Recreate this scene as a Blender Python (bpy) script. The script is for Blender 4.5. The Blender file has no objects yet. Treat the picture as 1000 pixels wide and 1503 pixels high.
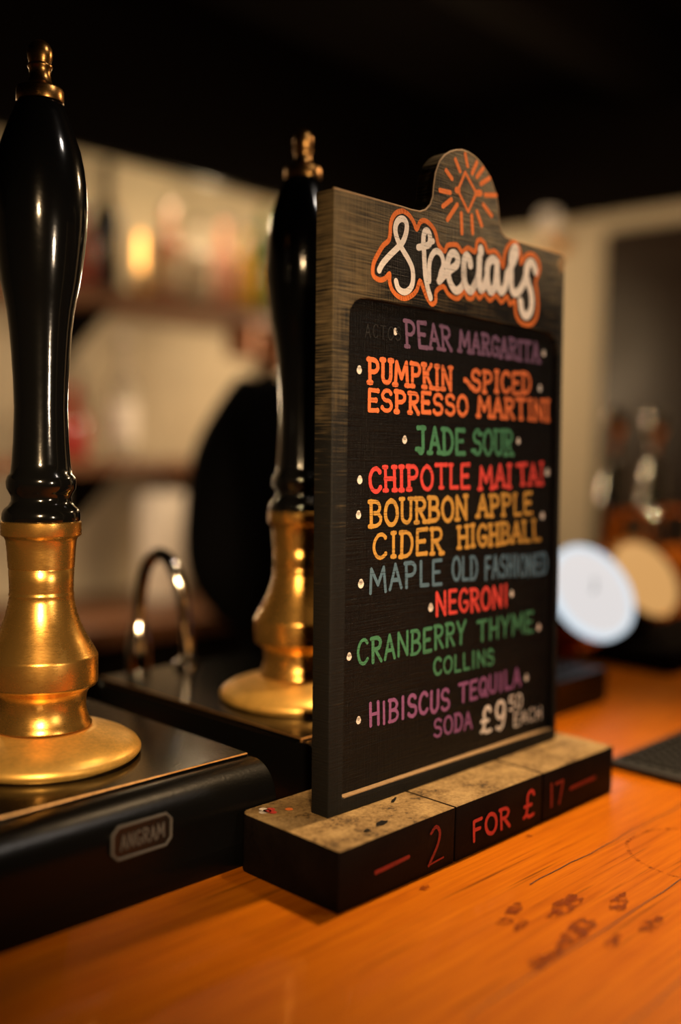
import bpy, bmesh, math, random
from mathutils import Vector, Matrix

# ------------------------------------------------------------------ camera, world, lights, exposure
# World axes: X runs along the bar, Y from the customer's side to the back bar, Z up. Bar top is z = 0.
S = bpy.context.scene
COL = S.collection
random.seed(7)
FLOOR = -1.05

cam_d = bpy.data.cameras.new('camera')
cam = bpy.data.objects.new('camera', cam_d)
COL.objects.link(cam)
Rm = Matrix(((0.688702, 0.02706, -0.724539), (-0.72453, 0.063324, -0.686328), (0.027309, 0.997626, 0.063217)))
cam.matrix_world = Matrix.Translation((0, 0, 0.25)) @ Rm.to_4x4()
cam_d.sensor_fit = 'HORIZONTAL'
cam_d.sensor_width = 24.0
cam_d.lens = 24.0 * 1503.2 / 1000.0
cam_d.clip_start = 0.02
cam_d.dof.use_dof = True
cam_d.dof.focus_distance = 0.620
cam_d.dof.aperture_fstop = 1.6
S.camera = cam

S.view_settings.view_transform = 'Standard'
S.view_settings.look = 'None'
S.view_settings.gamma = 1.0
S.view_settings.use_curve_mapping = False
S.view_settings.exposure = 1.3
S.cycles.use_denoising = True
S.cycles.max_bounces = 6
S.cycles.sample_clamp_indirect = 3.0
S.cycles.blur_glossy = 0.5

W = bpy.data.worlds.new('world')
S.world = W
W.use_nodes = True
W.node_tree.nodes['Background'].inputs[0].default_value = (1.0, 0.8, 0.6, 1)
W.node_tree.nodes['Background'].inputs[1].default_value = 0.0015


def lamp(name, loc, power, radius, col=(1.0, 0.74, 0.46)):
    d = bpy.data.lights.new(name, 'POINT')
    d.energy = power
    d.shadow_soft_size = radius
    d.color = col
    o = bpy.data.objects.new(name, d)
    o.location = loc
    COL.objects.link(o)
    return o


def spot(name, loc, target, power, angle, radius, col):
    d = bpy.data.lights.new(name, 'SPOT')
    d.energy = power
    d.spot_size = math.radians(angle)
    d.spot_blend = 1.0
    d.shadow_soft_size = radius
    d.color = col
    o = bpy.data.objects.new(name, d)
    o.location = loc
    o.rotation_euler = (Vector(target) - Vector(loc)).to_track_quat('-Z', 'Y').to_euler()
    COL.objects.link(o)
    return o


def area(name, loc, target, power, sx, sy, col):
    d = bpy.data.lights.new(name, 'AREA')
    d.shape = 'RECTANGLE'
    d.size, d.size_y = sx, sy
    d.energy = power
    d.color = col
    o = bpy.data.objects.new(name, d)
    o.location = loc
    o.rotation_euler = (Vector(target) - Vector(loc)).to_track_quat('-Z', 'Y').to_euler()
    COL.objects.link(o)
    return o


WARM = (1.0, 0.66, 0.34)
spot('pendant_light', (0.80, 0.397, 0.92), (0.655, 0.28, 0.0), 23.5, 53, 0.02, WARM)   # shaded pendant over the sign, along the bar
lamp('pendant_light', (0.85, -0.05, 1.10), 3.0, 0.045, (1.0, 0.86, 0.74))  # whiter lamp over the customers' side
spot('fill_spot', (0.42, -0.78, 0.34), (0.54, 0.40, 0.30), 14.0, 36, 0.04, (1.0, 0.75, 0.50))     # fill added on the customer side, narrowed onto the sign's lettering
spot('fill_spot', (-0.35, -0.45, 0.60), (0.42, 0.555, 0.16), 46.0, 24, 0.03, WARM)    # left fill added on the customer side, narrowed onto the pump brass
spot('fill_spot', (1.05, -0.25, 1.0), (1.40, 0.72, 0.22), 45.0, 22, 0.03, WARM)    # added to put glints on the far taps
lamp('pendant_light', (1.75, 0.42, 0.92), 6.0, 0.03, WARM)           # further along the bar
for bx in (0.80, 1.66, 2.25):
    lamp('back_bar_light', (bx, 2.06, 0.862), 0.9, 0.02, (1.0, 0.74, 0.42))
for bx in (1.10, 1.63):
    lamp('shelf_light', (bx, 1.90, 0.33), 0.9, 0.02, (1.0, 0.74, 0.44))
lamp('counter_fill', (1.25, 1.93, 0.05), 0.5, 0.02, (1.0, 0.76, 0.48))  # unseen lamp added to brighten the wall above the counter
lamp('end_wall_fill', (2.10, 1.95, 0.55), 2.4, 0.03, (1.0, 0.72, 0.42))  # unseen lamp added to light the end wall


# ------------------------------------------------------------------ materials
def mat(name):
    m = bpy.data.materials.new(name)
    m.use_nodes = True
    return m, m.node_tree.nodes, m.node_tree.links, m.node_tree.nodes['Principled BSDF']


def plain(name, col, rough=0.5, metal=0.0, coat=0.0, bump=0.0, bscale=60.0, vary=0.0, trans=0.0, spec=0.5):
    m, n, l, b = mat(name)
    b.inputs['Base Color'].default_value = (*col, 1)
    b.inputs['Roughness'].default_value = rough
    b.inputs['Metallic'].default_value = metal
    b.inputs['Coat Weight'].default_value = coat
    b.inputs['Coat Roughness'].default_value = 0.08
    b.inputs['Transmission Weight'].default_value = trans
    b.inputs['Specular IOR Level'].default_value = spec
    tc = n.new('ShaderNodeTexCoord')
    nz = n.new('ShaderNodeTexNoise')
    nz.inputs['Scale'].default_value = bscale
    nz.inputs['Detail'].default_value = 4
    l.new(tc.outputs['Object'], nz.inputs['Vector'])
    if bump:
        bp = n.new('ShaderNodeBump')
        bp.inputs['Strength'].default_value = bump
        bp.inputs['Distance'].default_value = 0.002
        l.new(nz.outputs['Fac'], bp.inputs['Height'])
        l.new(bp.outputs['Normal'], b.inputs['Normal'])
    if vary:
        mx = n.new('ShaderNodeMix')
        mx.data_type = 'RGBA'
        mx.inputs['A'].default_value = (*[c * (1 - vary) for c in col], 1)
        mx.inputs['B'].default_value = (*[min(1, c * (1 + vary)) for c in col], 1)
        l.new(nz.outputs['Fac'], mx.inputs['Factor'])
        l.new(mx.outputs['Result'], b.inputs['Base Color'])
    return m


def mapped(n, l, scale, rot=(0, 0, 0), src='Object'):
    tc = n.new('ShaderNodeTexCoord')
    mp = n.new('ShaderNodeMapping')
    mp.inputs['Scale'].default_value = scale
    mp.inputs['Rotation'].default_value = rot
    l.new(tc.outputs[src], mp.inputs['Vector'])
    return mp


def noise(n, l, scale, detail=4, rough=0.55, rot=(0, 0, 0)):
    mp = mapped(n, l, scale, rot)
    nz = n.new('ShaderNodeTexNoise')
    nz.inputs['Scale'].default_value = 1.0
    nz.inputs['Detail'].default_value = detail
    nz.inputs['Roughness'].default_value = rough
    l.new(mp.outputs['Vector'], nz.inputs['Vector'])
    return nz.outputs['Fac']


def ramp(n, l, fac, stops):
    r = n.new('ShaderNodeValToRGB')
    cr = r.color_ramp
    while len(cr.elements) < len(stops):
        cr.elements.new(0.5)
    for e, (p, c) in zip(cr.elements, stops):
        e.position = p
        e.color = (*c, 1) if len(c) == 3 else c
    l.new(fac, r.inputs['Fac'])
    return r.outputs['Color']


def math_(n, l, op, a, b=None, v=None):
    m = n.new('ShaderNodeMath')
    m.operation = op
    l.new(a, m.inputs[0])
    if b is not None:
        l.new(b, m.inputs[1])
    if v is not None:
        m.inputs[1].default_value = v
    return m.outputs[0]


def mix(n, l, fac, a, b):
    m = n.new('ShaderNodeMix')
    m.data_type = 'RGBA'
    for k, x in (('A', a), ('B', b)):
        if isinstance(x, tuple):
            m.inputs[k].default_value = (*x, 1)
        else:
            l.new(x, m.inputs[k])
    if isinstance(fac, float):
        m.inputs['Factor'].default_value = fac
    else:
        l.new(fac, m.inputs['Factor'])
    return m.outputs['Result']


def brush_bump(n, l, b, strength, dist=0.0006):
    h = noise(n, l, (28, 28, 900), 3, 0.6)
    v = noise(n, l, (1100, 28, 30), 3, 0.6)
    lump = noise(n, l, (70, 70, 260), 3, 0.6)
    s = math_(n, l, 'ADD', math_(n, l, 'MULTIPLY', h, v=1.0), math_(n, l, 'MULTIPLY', v, v=0.55))
    s = math_(n, l, 'ADD', s, math_(n, l, 'MULTIPLY', lump, v=0.6))
    bp = n.new('ShaderNodeBump')
    bp.inputs['Strength'].default_value = strength
    bp.inputs['Distance'].default_value = dist
    l.new(s, bp.inputs['Height'])
    l.new(bp.outputs['Normal'], b.inputs['Normal'])
    return h, v


def brushed_black(name, dark, worn, lo, hi, rough, strength, dist=0.0006, top=0.0, spec=0.3):
    m, n, l, b = mat(name)
    h, v = brush_bump(n, l, b, strength, dist)
    big = noise(n, l, (9, 9, 14), 4)
    k = math_(n, l, 'ADD', math_(n, l, 'MULTIPLY', h, v=0.55), math_(n, l, 'MULTIPLY', v, v=0.25))
    k = math_(n, l, 'ADD', k, math_(n, l, 'MULTIPLY', big, v=0.35))
    if top:   # the paint is rubbed thinner towards the head of the board
        tc = n.new('ShaderNodeTexCoord')
        sp = n.new('ShaderNodeSeparateXYZ')
        l.new(tc.outputs['Object'], sp.inputs['Vector'])
        mr = n.new('ShaderNodeMapRange')
        mr.inputs['From Min'].default_value = 0.16
        mr.inputs['From Max'].default_value = 0.34
        mr.inputs['To Min'].default_value = -top
        mr.inputs['To Max'].default_value = 0.0
        l.new(sp.outputs['Z'], mr.inputs['Value'])
        mx = n.new('ShaderNodeMapRange')
        mx.inputs['From Min'].default_value = 0.02
        mx.inputs['From Max'].default_value = 0.16
        mx.inputs['To Min'].default_value = 0.06
        mx.inputs['To Max'].default_value = -0.03
        l.new(sp.outputs['X'], mx.inputs['Value'])
        k = math_(n, l, 'ADD', math_(n, l, 'ADD', k, mr.outputs['Result']), mx.outputs['Result'])
    c = ramp(n, l, k, [(lo, dark), (hi, worn)])
    l.new(c, b.inputs['Base Color'])
    b.inputs['Roughness'].default_value = rough
    b.inputs['Specular IOR Level'].default_value = spec
    return m


M = {}
M['board'] = brushed_black('worn_black_paint', (0.006, 0.0062, 0.006), (0.15, 0.11, 0.055), 0.50, 0.72, 0.6, 1.0, 0.0008, 0.22, 0.2)
M['panel'] = brushed_black('black_chalk_paint', (0.0022, 0.0020, 0.0020), (0.009, 0.007, 0.005), 0.50, 0.8, 0.42, 1.0, 0.0012, spec=0.16)


def dusty(name):
    m, n, l, b = mat(name)
    geo = n.new('ShaderNodeNewGeometry')
    sp = n.new('ShaderNodeSeparateXYZ')
    l.new(geo.outputs['Normal'], sp.inputs['Vector'])
    fine = noise(n, l, (420, 420, 420), 5, 0.7)
    big = noise(n, l, (40, 60, 40), 4, 0.6)
    k = math_(n, l, 'ADD', math_(n, l, 'MULTIPLY', fine, v=0.5), math_(n, l, 'MULTIPLY', big, v=0.5))
    dust = ramp(n, l, k, [(0.36, (0.012, 0.010, 0.008)), (0.45, (0.19, 0.120, 0.050)), (0.62, (0.38, 0.26, 0.115))])
    side = ramp(n, l, k, [(0.4, (0.0025, 0.0015, 0.0015)), (0.75, (0.009, 0.006, 0.0045))])
    up = ramp(n, l, sp.outputs['Z'], [(0.72, (0, 0, 0)), (0.97, (1, 1, 1))])
    l.new(mix(n, l, up, side, dust), b.inputs['Base Color'])
    b.inputs['Roughness'].default_value = 0.6
    b.inputs['Specular IOR Level'].default_value = 0.1
    bp = n.new('ShaderNodeBump')
    bp.inputs['Strength'].default_value = 0.4
    bp.inputs['Distance'].default_value = 0.0006
    l.new(fine, bp.inputs['Height'])
    l.new(bp.outputs['Normal'], b.inputs['Normal'])
    return m


M['dusty'] = dusty('dusty_black_timber')
M['worn_lit_wood'] = plain('worn_lit_timber', (0.30, 0.19, 0.09), 0.6, vary=0.4, bscale=300)  # bare timber; also the painted light on the recess ledge


def paint(name, col, gaps=0.5, soft=0.07):
    m, n, l, b = mat(name)
    h = noise(n, l, (30, 30, 1150), 3, 0.6)
    v = noise(n, l, (900, 30, 40), 2, 0.5)
    k = math_(n, l, 'ADD', math_(n, l, 'MULTIPLY', h, v=0.75), math_(n, l, 'MULTIPLY', v, v=0.25))
    fac = ramp(n, l, k, [(gaps - 0.18, (0, 0, 0)), (gaps - 0.18 + soft, (1, 1, 1))])
    blot = noise(n, l, (220, 220, 220), 3)
    c2 = mix(n, l, blot, tuple(c * 0.72 for c in col), tuple(min(1, c * 1.15) for c in col))
    l.new(mix(n, l, fac, tuple(c * 0.32 for c in col), c2), b.inputs['Base Color'])
    b.inputs['Roughness'].default_value = 0.6
    brush_bump(n, l, b, 0.45)
    return m


M['p_white'] = paint('cream_paint', (0.80, 0.73, 0.66), 0.54)
M['p_orange'] = paint('orange_paint', (0.78, 0.185, 0.03), 0.50)
M['p_orange2'] = paint('orange_marker', (0.74, 0.175, 0.05), 0.56)
M['p_purple'] = paint('purple_marker', (0.17, 0.085, 0.16), 0.56)
M['p_violet'] = paint('violet_marker', (0.24, 0.085, 0.23), 0.52)
M['p_green'] = paint('green_marker', (0.045, 0.19, 0.095), 0.55)
M['p_red'] = paint('red_marker', (0.62, 0.05, 0.04), 0.54)
M['p_yellow'] = paint('amber_marker', (0.50, 0.265, 0.045), 0.56)
M['p_blue'] = paint('blue_grey_marker', (0.075, 0.15, 0.22), 0.55)
M['p_ghost'] = paint('rubbed_out_chalk', (0.014, 0.013, 0.012), 0.6)
M['p_dred'] = paint('dull_red_marker', (0.26, 0.018, 0.014), 0.58)


def brass(name, col, r0, r1, metal=1.0):
    m, n, l, b = mat(name)
    b.inputs['Metallic'].default_value = metal
    sm = noise(n, l, (45, 45, 45), 6, 0.65)
    fine = noise(n, l, (300, 300, 1500), 4, 0.6)
    k = math_(n, l, 'ADD', math_(n, l, 'MULTIPLY', sm, v=0.7), math_(n, l, 'MULTIPLY', fine, v=0.3))
    l.new(ramp(n, l, k, [(0.35, tuple(c * 0.62 for c in col)), (0.6, col)]), b.inputs['Base Color'])
    rr = n.new('ShaderNodeMapRange')
    rr.inputs['From Min'].default_value = 0.35
    rr.inputs['From Max'].default_value = 0.65
    rr.inputs['To Min'].default_value = r1
    rr.inputs['To Max'].default_value = r0
    l.new(k, rr.inputs['Value'])
    l.new(rr.outputs['Result'], b.inputs['Roughness'])
    bp = n.new('ShaderNodeBump')
    bp.inputs['Strength'].default_value = 0.12
    bp.inputs['Distance'].default_value = 0.0004
    l.new(fine, bp.inputs['Height'])
    l.new(bp.outputs['Normal'], b.inputs['Normal'])
    return m


M['brass'] = brass('polished_brass', (0.90, 0.50, 0.12), 0.19, 0.36, 0.93)
M['satin'] = brass('satin_brass', (0.95, 0.56, 0.13), 0.32, 0.46, 0.66)
M['bronze'] = brass('dull_brass', (0.52, 0.26, 0.075), 0.22, 0.36)
M['copper'] = brass('copper', (0.72, 0.25, 0.08), 0.2, 0.35)
M['mugc'] = plain('dull_copper', (0.20, 0.075, 0.03), 0.5, metal=0.7)
M['lacquer'] = plain('black_lacquer', (0.003, 0.003, 0.003), 0.12, coat=0.6, bump=0.05, bscale=140)
M['casing'] = plain('black_painted_casing', (0.002, 0.002, 0.002), 0.28, bump=0.08, bscale=500, spec=0.22)
M['plate'] = plain('black_plate', (0.002, 0.002, 0.002), 0.13, bump=0.03, bscale=500, spec=0.16)
M['edge'] = plain('worn_metal_edge', (0.55, 0.28, 0.09), 0.35, metal=0.9, vary=0.5, bscale=250)
M['pewter'] = plain('dull_grey_metal', (0.075, 0.072, 0.07), 0.5, metal=0.0)
M['chrome'] = plain('chrome', (0.75, 0.70, 0.63), 0.09, metal=1.0)
M['steel'] = plain('brushed_steel', (0.22, 0.23, 0.25), 0.3, metal=1.0)
M['rubber'] = plain('black_rubber', (0.008, 0.008, 0.008), 0.55, bump=0.2, bscale=900)
M['blackcloth'] = plain('black_cotton', (0.0018, 0.0016, 0.0018), 0.95, bump=0.3, bscale=700, spec=0.1)
M['skin'] = plain('skin', (0.50, 0.28, 0.19), 0.5)
M['hair'] = plain('dark_hair', (0.012, 0.008, 0.006), 0.5, bump=0.5, bscale=300)
M['wall'] = plain('cream_wall_paint', (0.62, 0.52, 0.37), 0.75, bump=0.1, bscale=40, vary=0.10)
M['dark_timber'] = plain('dark_stained_timber', (0.003, 0.0015, 0.001), 0.8, bump=0.2, bscale=60, vary=0.4, spec=0.05)
M['door_timber'] = plain('brown_door_timber', (0.024, 0.012, 0.006), 0.45, bump=0.2, bscale=60, vary=0.4)
M['shelf'] = plain('brown_shelf_timber', (0.14, 0.055, 0.022), 0.45, bump=0.2, bscale=60, vary=0.3)
M['floor'] = plain('floorboards', (0.05, 0.028, 0.015), 0.5, vary=0.4, bscale=6)
M['paper'] = plain('white_paper', (0.80, 0.70, 0.62), 0.9, bump=0.2, bscale=80)
M['label'] = plain('cream_paper_label', (0.60, 0.50, 0.36), 0.8, vary=0.3, bscale=50)
M['red'] = plain('red_plastic', (0.42, 0.02, 0.015), 0.35)
M['cap'] = plain('black_cap', (0.006, 0.006, 0.006), 0.3)


def glass(name, col, alpha=0.35, rough=0.08):
    m, n, l, b = mat(name)
    b.inputs['Base Color'].default_value = (*col, 1)
    b.inputs['Roughness'].default_value = rough
    b.inputs['Transmission Weight'].default_value = alpha
    b.inputs['IOR'].default_value = 1.4
    b.inputs['Coat Weight'].default_value = 0.5
    return m


M['g_amber'] = glass('amber_glass', (0.85, 0.32, 0.05), 0.45)
M['goldfoil'] = plain('gold_foil', (0.80, 0.40, 0.09), 0.42, metal=1.0)
M['g_clear'] = glass('clear_glass', (0.80, 0.72, 0.60), 0.6)
M['g_green'] = glass('green_glass', (0.05, 0.20, 0.06), 0.4)
M['g_dark'] = glass('dark_glass', (0.012, 0.009, 0.006), 0.1)
M['g_pink'] = glass('pink_glass', (0.75, 0.38, 0.27), 0.4)
M['g_yellow'] = glass('yellow_glass', (0.75, 0.46, 0.05), 0.4)
M['g_red'] = glass('red_glass', (0.45, 0.05, 0.02), 0.3)


def lit(name, col, strength):
    m, n, l, b = mat(name)
    b.inputs['Base Color'].default_value = (*[c * 0.04 for c in col], 1)
    b.inputs['Emission Color'].default_value = (*col, 1)
    b.inputs['Emission Strength'].default_value = strength
    return m


M['lit_lens'] = lit('lit_white_lens', (1.0, 0.95, 0.94), 0.30)
M['lit_rim'] = lit('lit_blue_white_rim', (0.78, 0.90, 1.0), 0.36)
M['lit_gold'] = lit('lit_golden_lens', (1.0, 0.52, 0.17), 0.26)


def bar_wood():
    m, n, l, b = mat('varnished_bar_timber')
    grain = noise(n, l, (9.0, 260, 260), 6, 0.65)
    fine = noise(n, l, (22, 700, 700), 4, 0.6)
    k = math_(n, l, 'ADD', math_(n, l, 'MULTIPLY', grain, v=0.55), math_(n, l, 'MULTIPLY', fine, v=0.25))
    k = math_(n, l, 'ADD', k, math_(n, l, 'MULTIPLY', noise(n, l, (3, 14, 14), 4), v=0.22))
    col = ramp(n, l, k, [(0.30, (0.17, 0.026, 0.0005)), (0.46, (0.44, 0.108, 0.0008)), (0.66, (0.60, 0.172, 0.0012))])
    # dark pores along the grain
    pore = ramp(n, l, noise(n, l, (9, 420, 420), 3, 0.5), [(0.30, (0.35, 0.35, 0.35)), (0.40, (1, 1, 1))])
    mul = n.new('ShaderNodeMix')
    mul.data_type = 'RGBA'
    mul.blend_type = 'MULTIPLY'
    mul.inputs['Factor'].default_value = 0.85
    l.new(col, mul.inputs['A'])
    l.new(pore, mul.inputs['B'])
    col = mul.outputs['Result']
    l.new(col, b.inputs['Base Color'])
    b.inputs['Roughness'].default_value = 0.42
    b.inputs['Specular IOR Level'].default_value = 0.12
    b.inputs['Coat Weight'].default_value = 0.3
    b.inputs['Coat Roughness'].default_value = 0.09
    bp = n.new('ShaderNodeBump')
    bp.inputs['Strength'].default_value = 0.18
    bp.inputs['Distance'].default_value = 0.0008
    l.new(k, bp.inputs['Height'])
    l.new(bp.outputs['Normal'], b.inputs['Normal'])
    return m


M['bar'] = bar_wood()


def stain_mat(name, lo, amax):
    m, n, l, b = mat(name)
    b.inputs['Base Color'].default_value = (0.20, 0.032, 0.002, 1)
    b.inputs['Roughness'].default_value = 0.3
    k = noise(n, l, (120, 190, 120), 4, 0.65)
    a = ramp(n, l, k, [(lo, (0.0, 0.0, 0.0)), (lo + 0.22, (amax, amax, amax))])
    l.new(a, b.inputs['Alpha'])
    return m


M['stain'] = stain_mat('old_spill_stain', 0.36, 0.8)
M['ring'] = stain_mat('faint_ring_stain', 0.40, 0.28)
M['seam'] = plain('dark_plank_joint', (0.05, 0.012, 0.003), 0.6)


# ------------------------------------------------------------------ mesh helpers
def link(name, bm, m, parent=None, smooth=True, angle=35):
    bmesh.ops.recalc_face_normals(bm, faces=bm.faces)
    me = bpy.data.meshes.new(name)
    bm.to_mesh(me)
    bm.free()
    for x in (m if isinstance(m, (list, tuple)) else [m]):
        me.materials.append(x)
    if smooth:
        me.polygons.foreach_set('use_smooth', [True] * len(me.polygons))
        me.set_sharp_from_angle(angle=math.radians(angle))
    o = bpy.data.objects.new(name, me)
    COL.objects.link(o)
    if parent:
        o.parent = parent
    return o


def thing(name, label, cat, loc=(0, 0, 0), rotz=0.0, group=None):
    o = bpy.data.objects.new(name, None)
    o.empty_display_size = 0.05
    COL.objects.link(o)
    o.location = loc
    o.rotation_euler = (0, 0, rotz)
    o['label'] = label
    o['category'] = cat
    if group:
        o['group'] = group
    return o


def tag(o, label, cat, group=None):
    o['label'] = label
    o['category'] = cat
    if group:
        o['group'] = group
    return o


def struct(name, bm, m, **k):
    o = link(name, bm, m, **k)
    o['kind'] = 'structure'
    return o


def box(bm, x0, x1, y0, y1, z0, z1, bev=0.0, seg=2, mi=0):
    vs = [bm.verts.new((x, y, z)) for z in (z0, z1) for y in (y0, y1) for x in (x0, x1)]
    F = [(0, 1, 3, 2), (4, 6, 7, 5), (0, 4, 5, 1), (2, 3, 7, 6), (0, 2, 6, 4), (1, 5, 7, 3)]
    fs = [bm.faces.new([vs[i] for i in f]) for f in F]
    for f in fs:
        f.material_index = mi
    if bev:
        es = {e for f in fs for e in f.edges}
        bmesh.ops.bevel(bm, geom=list(es), offset=bev, segments=seg, profile=0.5, affect='EDGES')
    return bm


def lathe(bm, prof, n=48, c=(0, 0, 0), ax=None, cap0=True, cap1=True, mi=0):
    """prof: list of (radius, height) turned round the z axis (or round direction ax through c)"""
    rot = Matrix.Identity(3)
    if ax is not None:
        rot = Vector(ax).normalized().to_track_quat('Z', 'Y').to_matrix()
    c = Vector(c)
    rings = []
    for r, z in prof:
        if r < 1e-6:
            rings.append([bm.verts.new(c + rot @ Vector((0, 0, z)))])
        else:
            rings.append([bm.verts.new(c + rot @ Vector((r * math.cos(2 * math.pi * i / n), r * math.sin(2 * math.pi * i / n), z))) for i in range(n)])
    for a, b in zip(rings, rings[1:]):
        for i in range(n):
            j = (i + 1) % n
            if len(a) == 1 and len(b) == 1:
                continue
            if len(a) == 1:
                f = bm.faces.new((a[0], b[i], b[j]))
            elif len(b) == 1:
                f = bm.faces.new((a[i], a[j], b[0]))
            else:
                f = bm.faces.new((a[i], a[j], b[j], b[i]))
            f.material_index = mi
    if cap0 and len(rings[0]) > 1:
        bm.faces.new(list(reversed(rings[0]))).material_index = mi
    if cap1 and len(rings[-1]) > 1:
        bm.faces.new(rings[-1]).material_index = mi
    return bm


def smooth_path(pts, sub=6):
    """Catmull-Rom through pts"""
    P = [Vector(p) for p in pts]
    out = []
    for i in range(len(P) - 1):
        p0, p1, p2, p3 = P[max(i - 1, 0)], P[i], P[i + 1], P[min(i + 2, len(P) - 1)]
        for s in range(sub):
            t = s / sub
            out.append(0.5 * ((2 * p1) + (p2 - p0) * t + (2 * p0 - 5 * p1 + 4 * p2 - p3) * t * t + (3 * p1 - p0 - 3 * p2 + p3) * t ** 3))
    out.append(P[-1])
    return out


def tube(bm, pts, rad, n=14, mi=0):
    P = [Vector(p) for p in pts]
    R = rad if isinstance(rad, (list, tuple)) else [rad] * len(P)
    up = None
    rings = []
    for i, p in enumerate(P):
        d = (P[min(i + 1, len(P) - 1)] - P[max(i - 1, 0)]).normalized()
        if up is None:
            up = Vector((0, 0, 1)) if abs(d.z) < 0.9 else Vector((1, 0, 0))
        s = d.cross(up).normalized()
        up = s.cross(d).normalized()
        rings.append([bm.verts.new(p + R[i] * (math.cos(2 * math.pi * k / n) * s + math.sin(2 * math.pi * k / n) * up)) for k in range(n)])
    for a, b in zip(rings, rings[1:]):
        for k in range(n):
            j = (k + 1) % n
            bm.faces.new((a[k], a[j], b[j], b[k])).material_index = mi
    bm.faces.new(list(reversed(rings[0]))).material_index = mi
    bm.faces.new(rings[-1]).material_index = mi
    return bm


def prism(bm, outline, axis_from, axis_to, frame):
    """outline of 2-D points swept between two stations; frame(a, b, s) gives a 3-D point"""
    A = [bm.verts.new(frame(a, b, axis_from)) for a, b in outline]
    B = [bm.verts.new(frame(a, b, axis_to)) for a, b in outline]
    n = len(A)
    for i in range(n):
        j = (i + 1) % n
        bm.faces.new((A[i], A[j], B[j], B[i]))
    bm.faces.new(list(reversed(A)))
    bm.faces.new(B)
    return bm


# ------------------------------------------------------------------ hand lettering
def arc(cx, cy, rx, ry, a0, a1, n=10):
    return [(cx + rx * math.cos(math.radians(a0 + (a1 - a0) * i / n)), cy + ry * math.sin(math.radians(a0 + (a1 - a0) * i / n))) for i in range(n + 1)]


FONT = {   # strokes in a 1 x 1 cell
    'A': [[(0.02, 0), (0.5, 1), (0.98, 0)], [(0.2, 0.36), (0.8, 0.36)]],
    'B': [[(0.12, 0), (0.12, 1)], [(0.02, 1), (0.45, 1)] + arc(0.45, 0.76, 0.40, 0.24, 90, -90) + [(0.12, 0.52)], [(0.45, 0.52)] + arc(0.45, 0.26, 0.5, 0.26, 90, -90) + [(0.02, 0)]],
    'C': [arc(0.55, 0.5, 0.5, 0.5, 45, 318, 16)],
    'D': [[(0.12, 0), (0.12, 1)], [(0.0, 1), (0.4, 1)] + arc(0.4, 0.5, 0.56, 0.5, 90, -90, 14) + [(0.0, 0)]],
    'E': [[(0.95, 1), (0.1, 1), (0.1, 0), (0.95, 0)], [(0.1, 0.52), (0.75, 0.52)]],
    'F': [[(0.95, 1), (0.12, 1), (0.12, 0)], [(0.12, 0.54), (0.75, 0.54)]],
    'G': [arc(0.55, 0.5, 0.5, 0.5, 45, 330, 16) + [(0.95, 0.42), (0.58, 0.42)]],
    'H': [[(0.1, 0), (0.1, 1)], [(0.9, 0), (0.9, 1)], [(0.1, 0.5), (0.9, 0.5)]],
    'I': [[(0.5, 0), (0.5, 1)]],
    'J': [[(0.1, 1), (0.8, 1)], [(0.62, 1), (0.62, 0.22)] + arc(0.36, 0.22, 0.26, 0.22, 0, -160, 8)],
    'K': [[(0.12, 0), (0.12, 1)], [(0.9, 1), (0.14, 0.45)], [(0.35, 0.6), (0.95, 0)]],
    'L': [[(0.15, 1), (0.15, 0), (0.92, 0)]],
    'M': [[(0.05, 0), (0.14, 1), (0.5, 0.3), (0.86, 1), (0.95, 0)]],
    'N': [[(0.1, 0), (0.1, 1), (0.9, 0), (0.9, 1)]],
    'O': [arc(0.5, 0.5, 0.47, 0.5, 90, 450, 20)],
    'P': [[(0.15, 0), (0.15, 1)], [(0.02, 1), (0.5, 1)] + arc(0.5, 0.74, 0.42, 0.26, 90, -90) + [(0.15, 0.48)]],
    'Q': [arc(0.5, 0.5, 0.47, 0.5, 90, 450, 20), [(0.55, 0.3), (0.98, -0.06)]],
    'R': [[(0.15, 0), (0.15, 1)], [(0.02, 1), (0.5, 1)] + arc(0.5, 0.76, 0.40, 0.24, 90, -90) + [(0.15, 0.52)], [(0.42, 0.5), (0.95, 0)]],
    'S': [arc(0.5, 0.75, 0.40, 0.25, 25, 265, 12) + arc(0.5, 0.25, 0.44, 0.26, 88, -155, 12)],
    'T': [[(0.02, 1), (0.98, 1)], [(0.5, 1), (0.5, 0)]],
    'U': [[(0.1, 1), (0.1, 0.32)] + arc(0.5, 0.32, 0.4, 0.32, 180, 360, 10) + [(0.9, 1)]],
    'Y': [[(0.05, 1), (0.5, 0.48)], [(0.95, 1), (0.5, 0.48), (0.45, 0)]],
    '0': [arc(0.5, 0.5, 0.42, 0.5, 90, 450, 18)],
    '1': [[(0.5, 1), (0.5, 0)]],
    '2': [arc(0.45, 0.74, 0.36, 0.26, 160, -30, 10) + [(0.1, 0.02), (0.95, 0.04)]],
    '5': [[(0.9, 1), (0.25, 1), (0.18, 0.58)] + arc(0.48, 0.32, 0.42, 0.32, 110, -140, 12)],
    '7': [[(0.02, 0.98), (0.9, 1), (0.5, 0)]],
    '9': [arc(0.5, 0.70, 0.40, 0.30, 0, 360, 16) + [(0.9, 0.45), (0.72, 0.1), (0.45, 0), (0.15, 0.08)]],
    '£': [arc(0.58, 0.74, 0.30, 0.26, 20, 180, 9) + [(0.32, 0.45), (0.24, 0.12), (0.05, 0.06)] + [(0.25, 0.14), (0.5, 0.02), (0.92, 0.06)], [(0.05, 0.47), (0.68, 0.47)]],
}
WID = {'I': 0.42, 'M': 1.25, 'N': 1.0, 'J': 0.8, 'L': 0.8, 'E': 0.8, 'T': 0.95, '1': 0.4, 'O': 1.0, 'F': 0.8}


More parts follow.
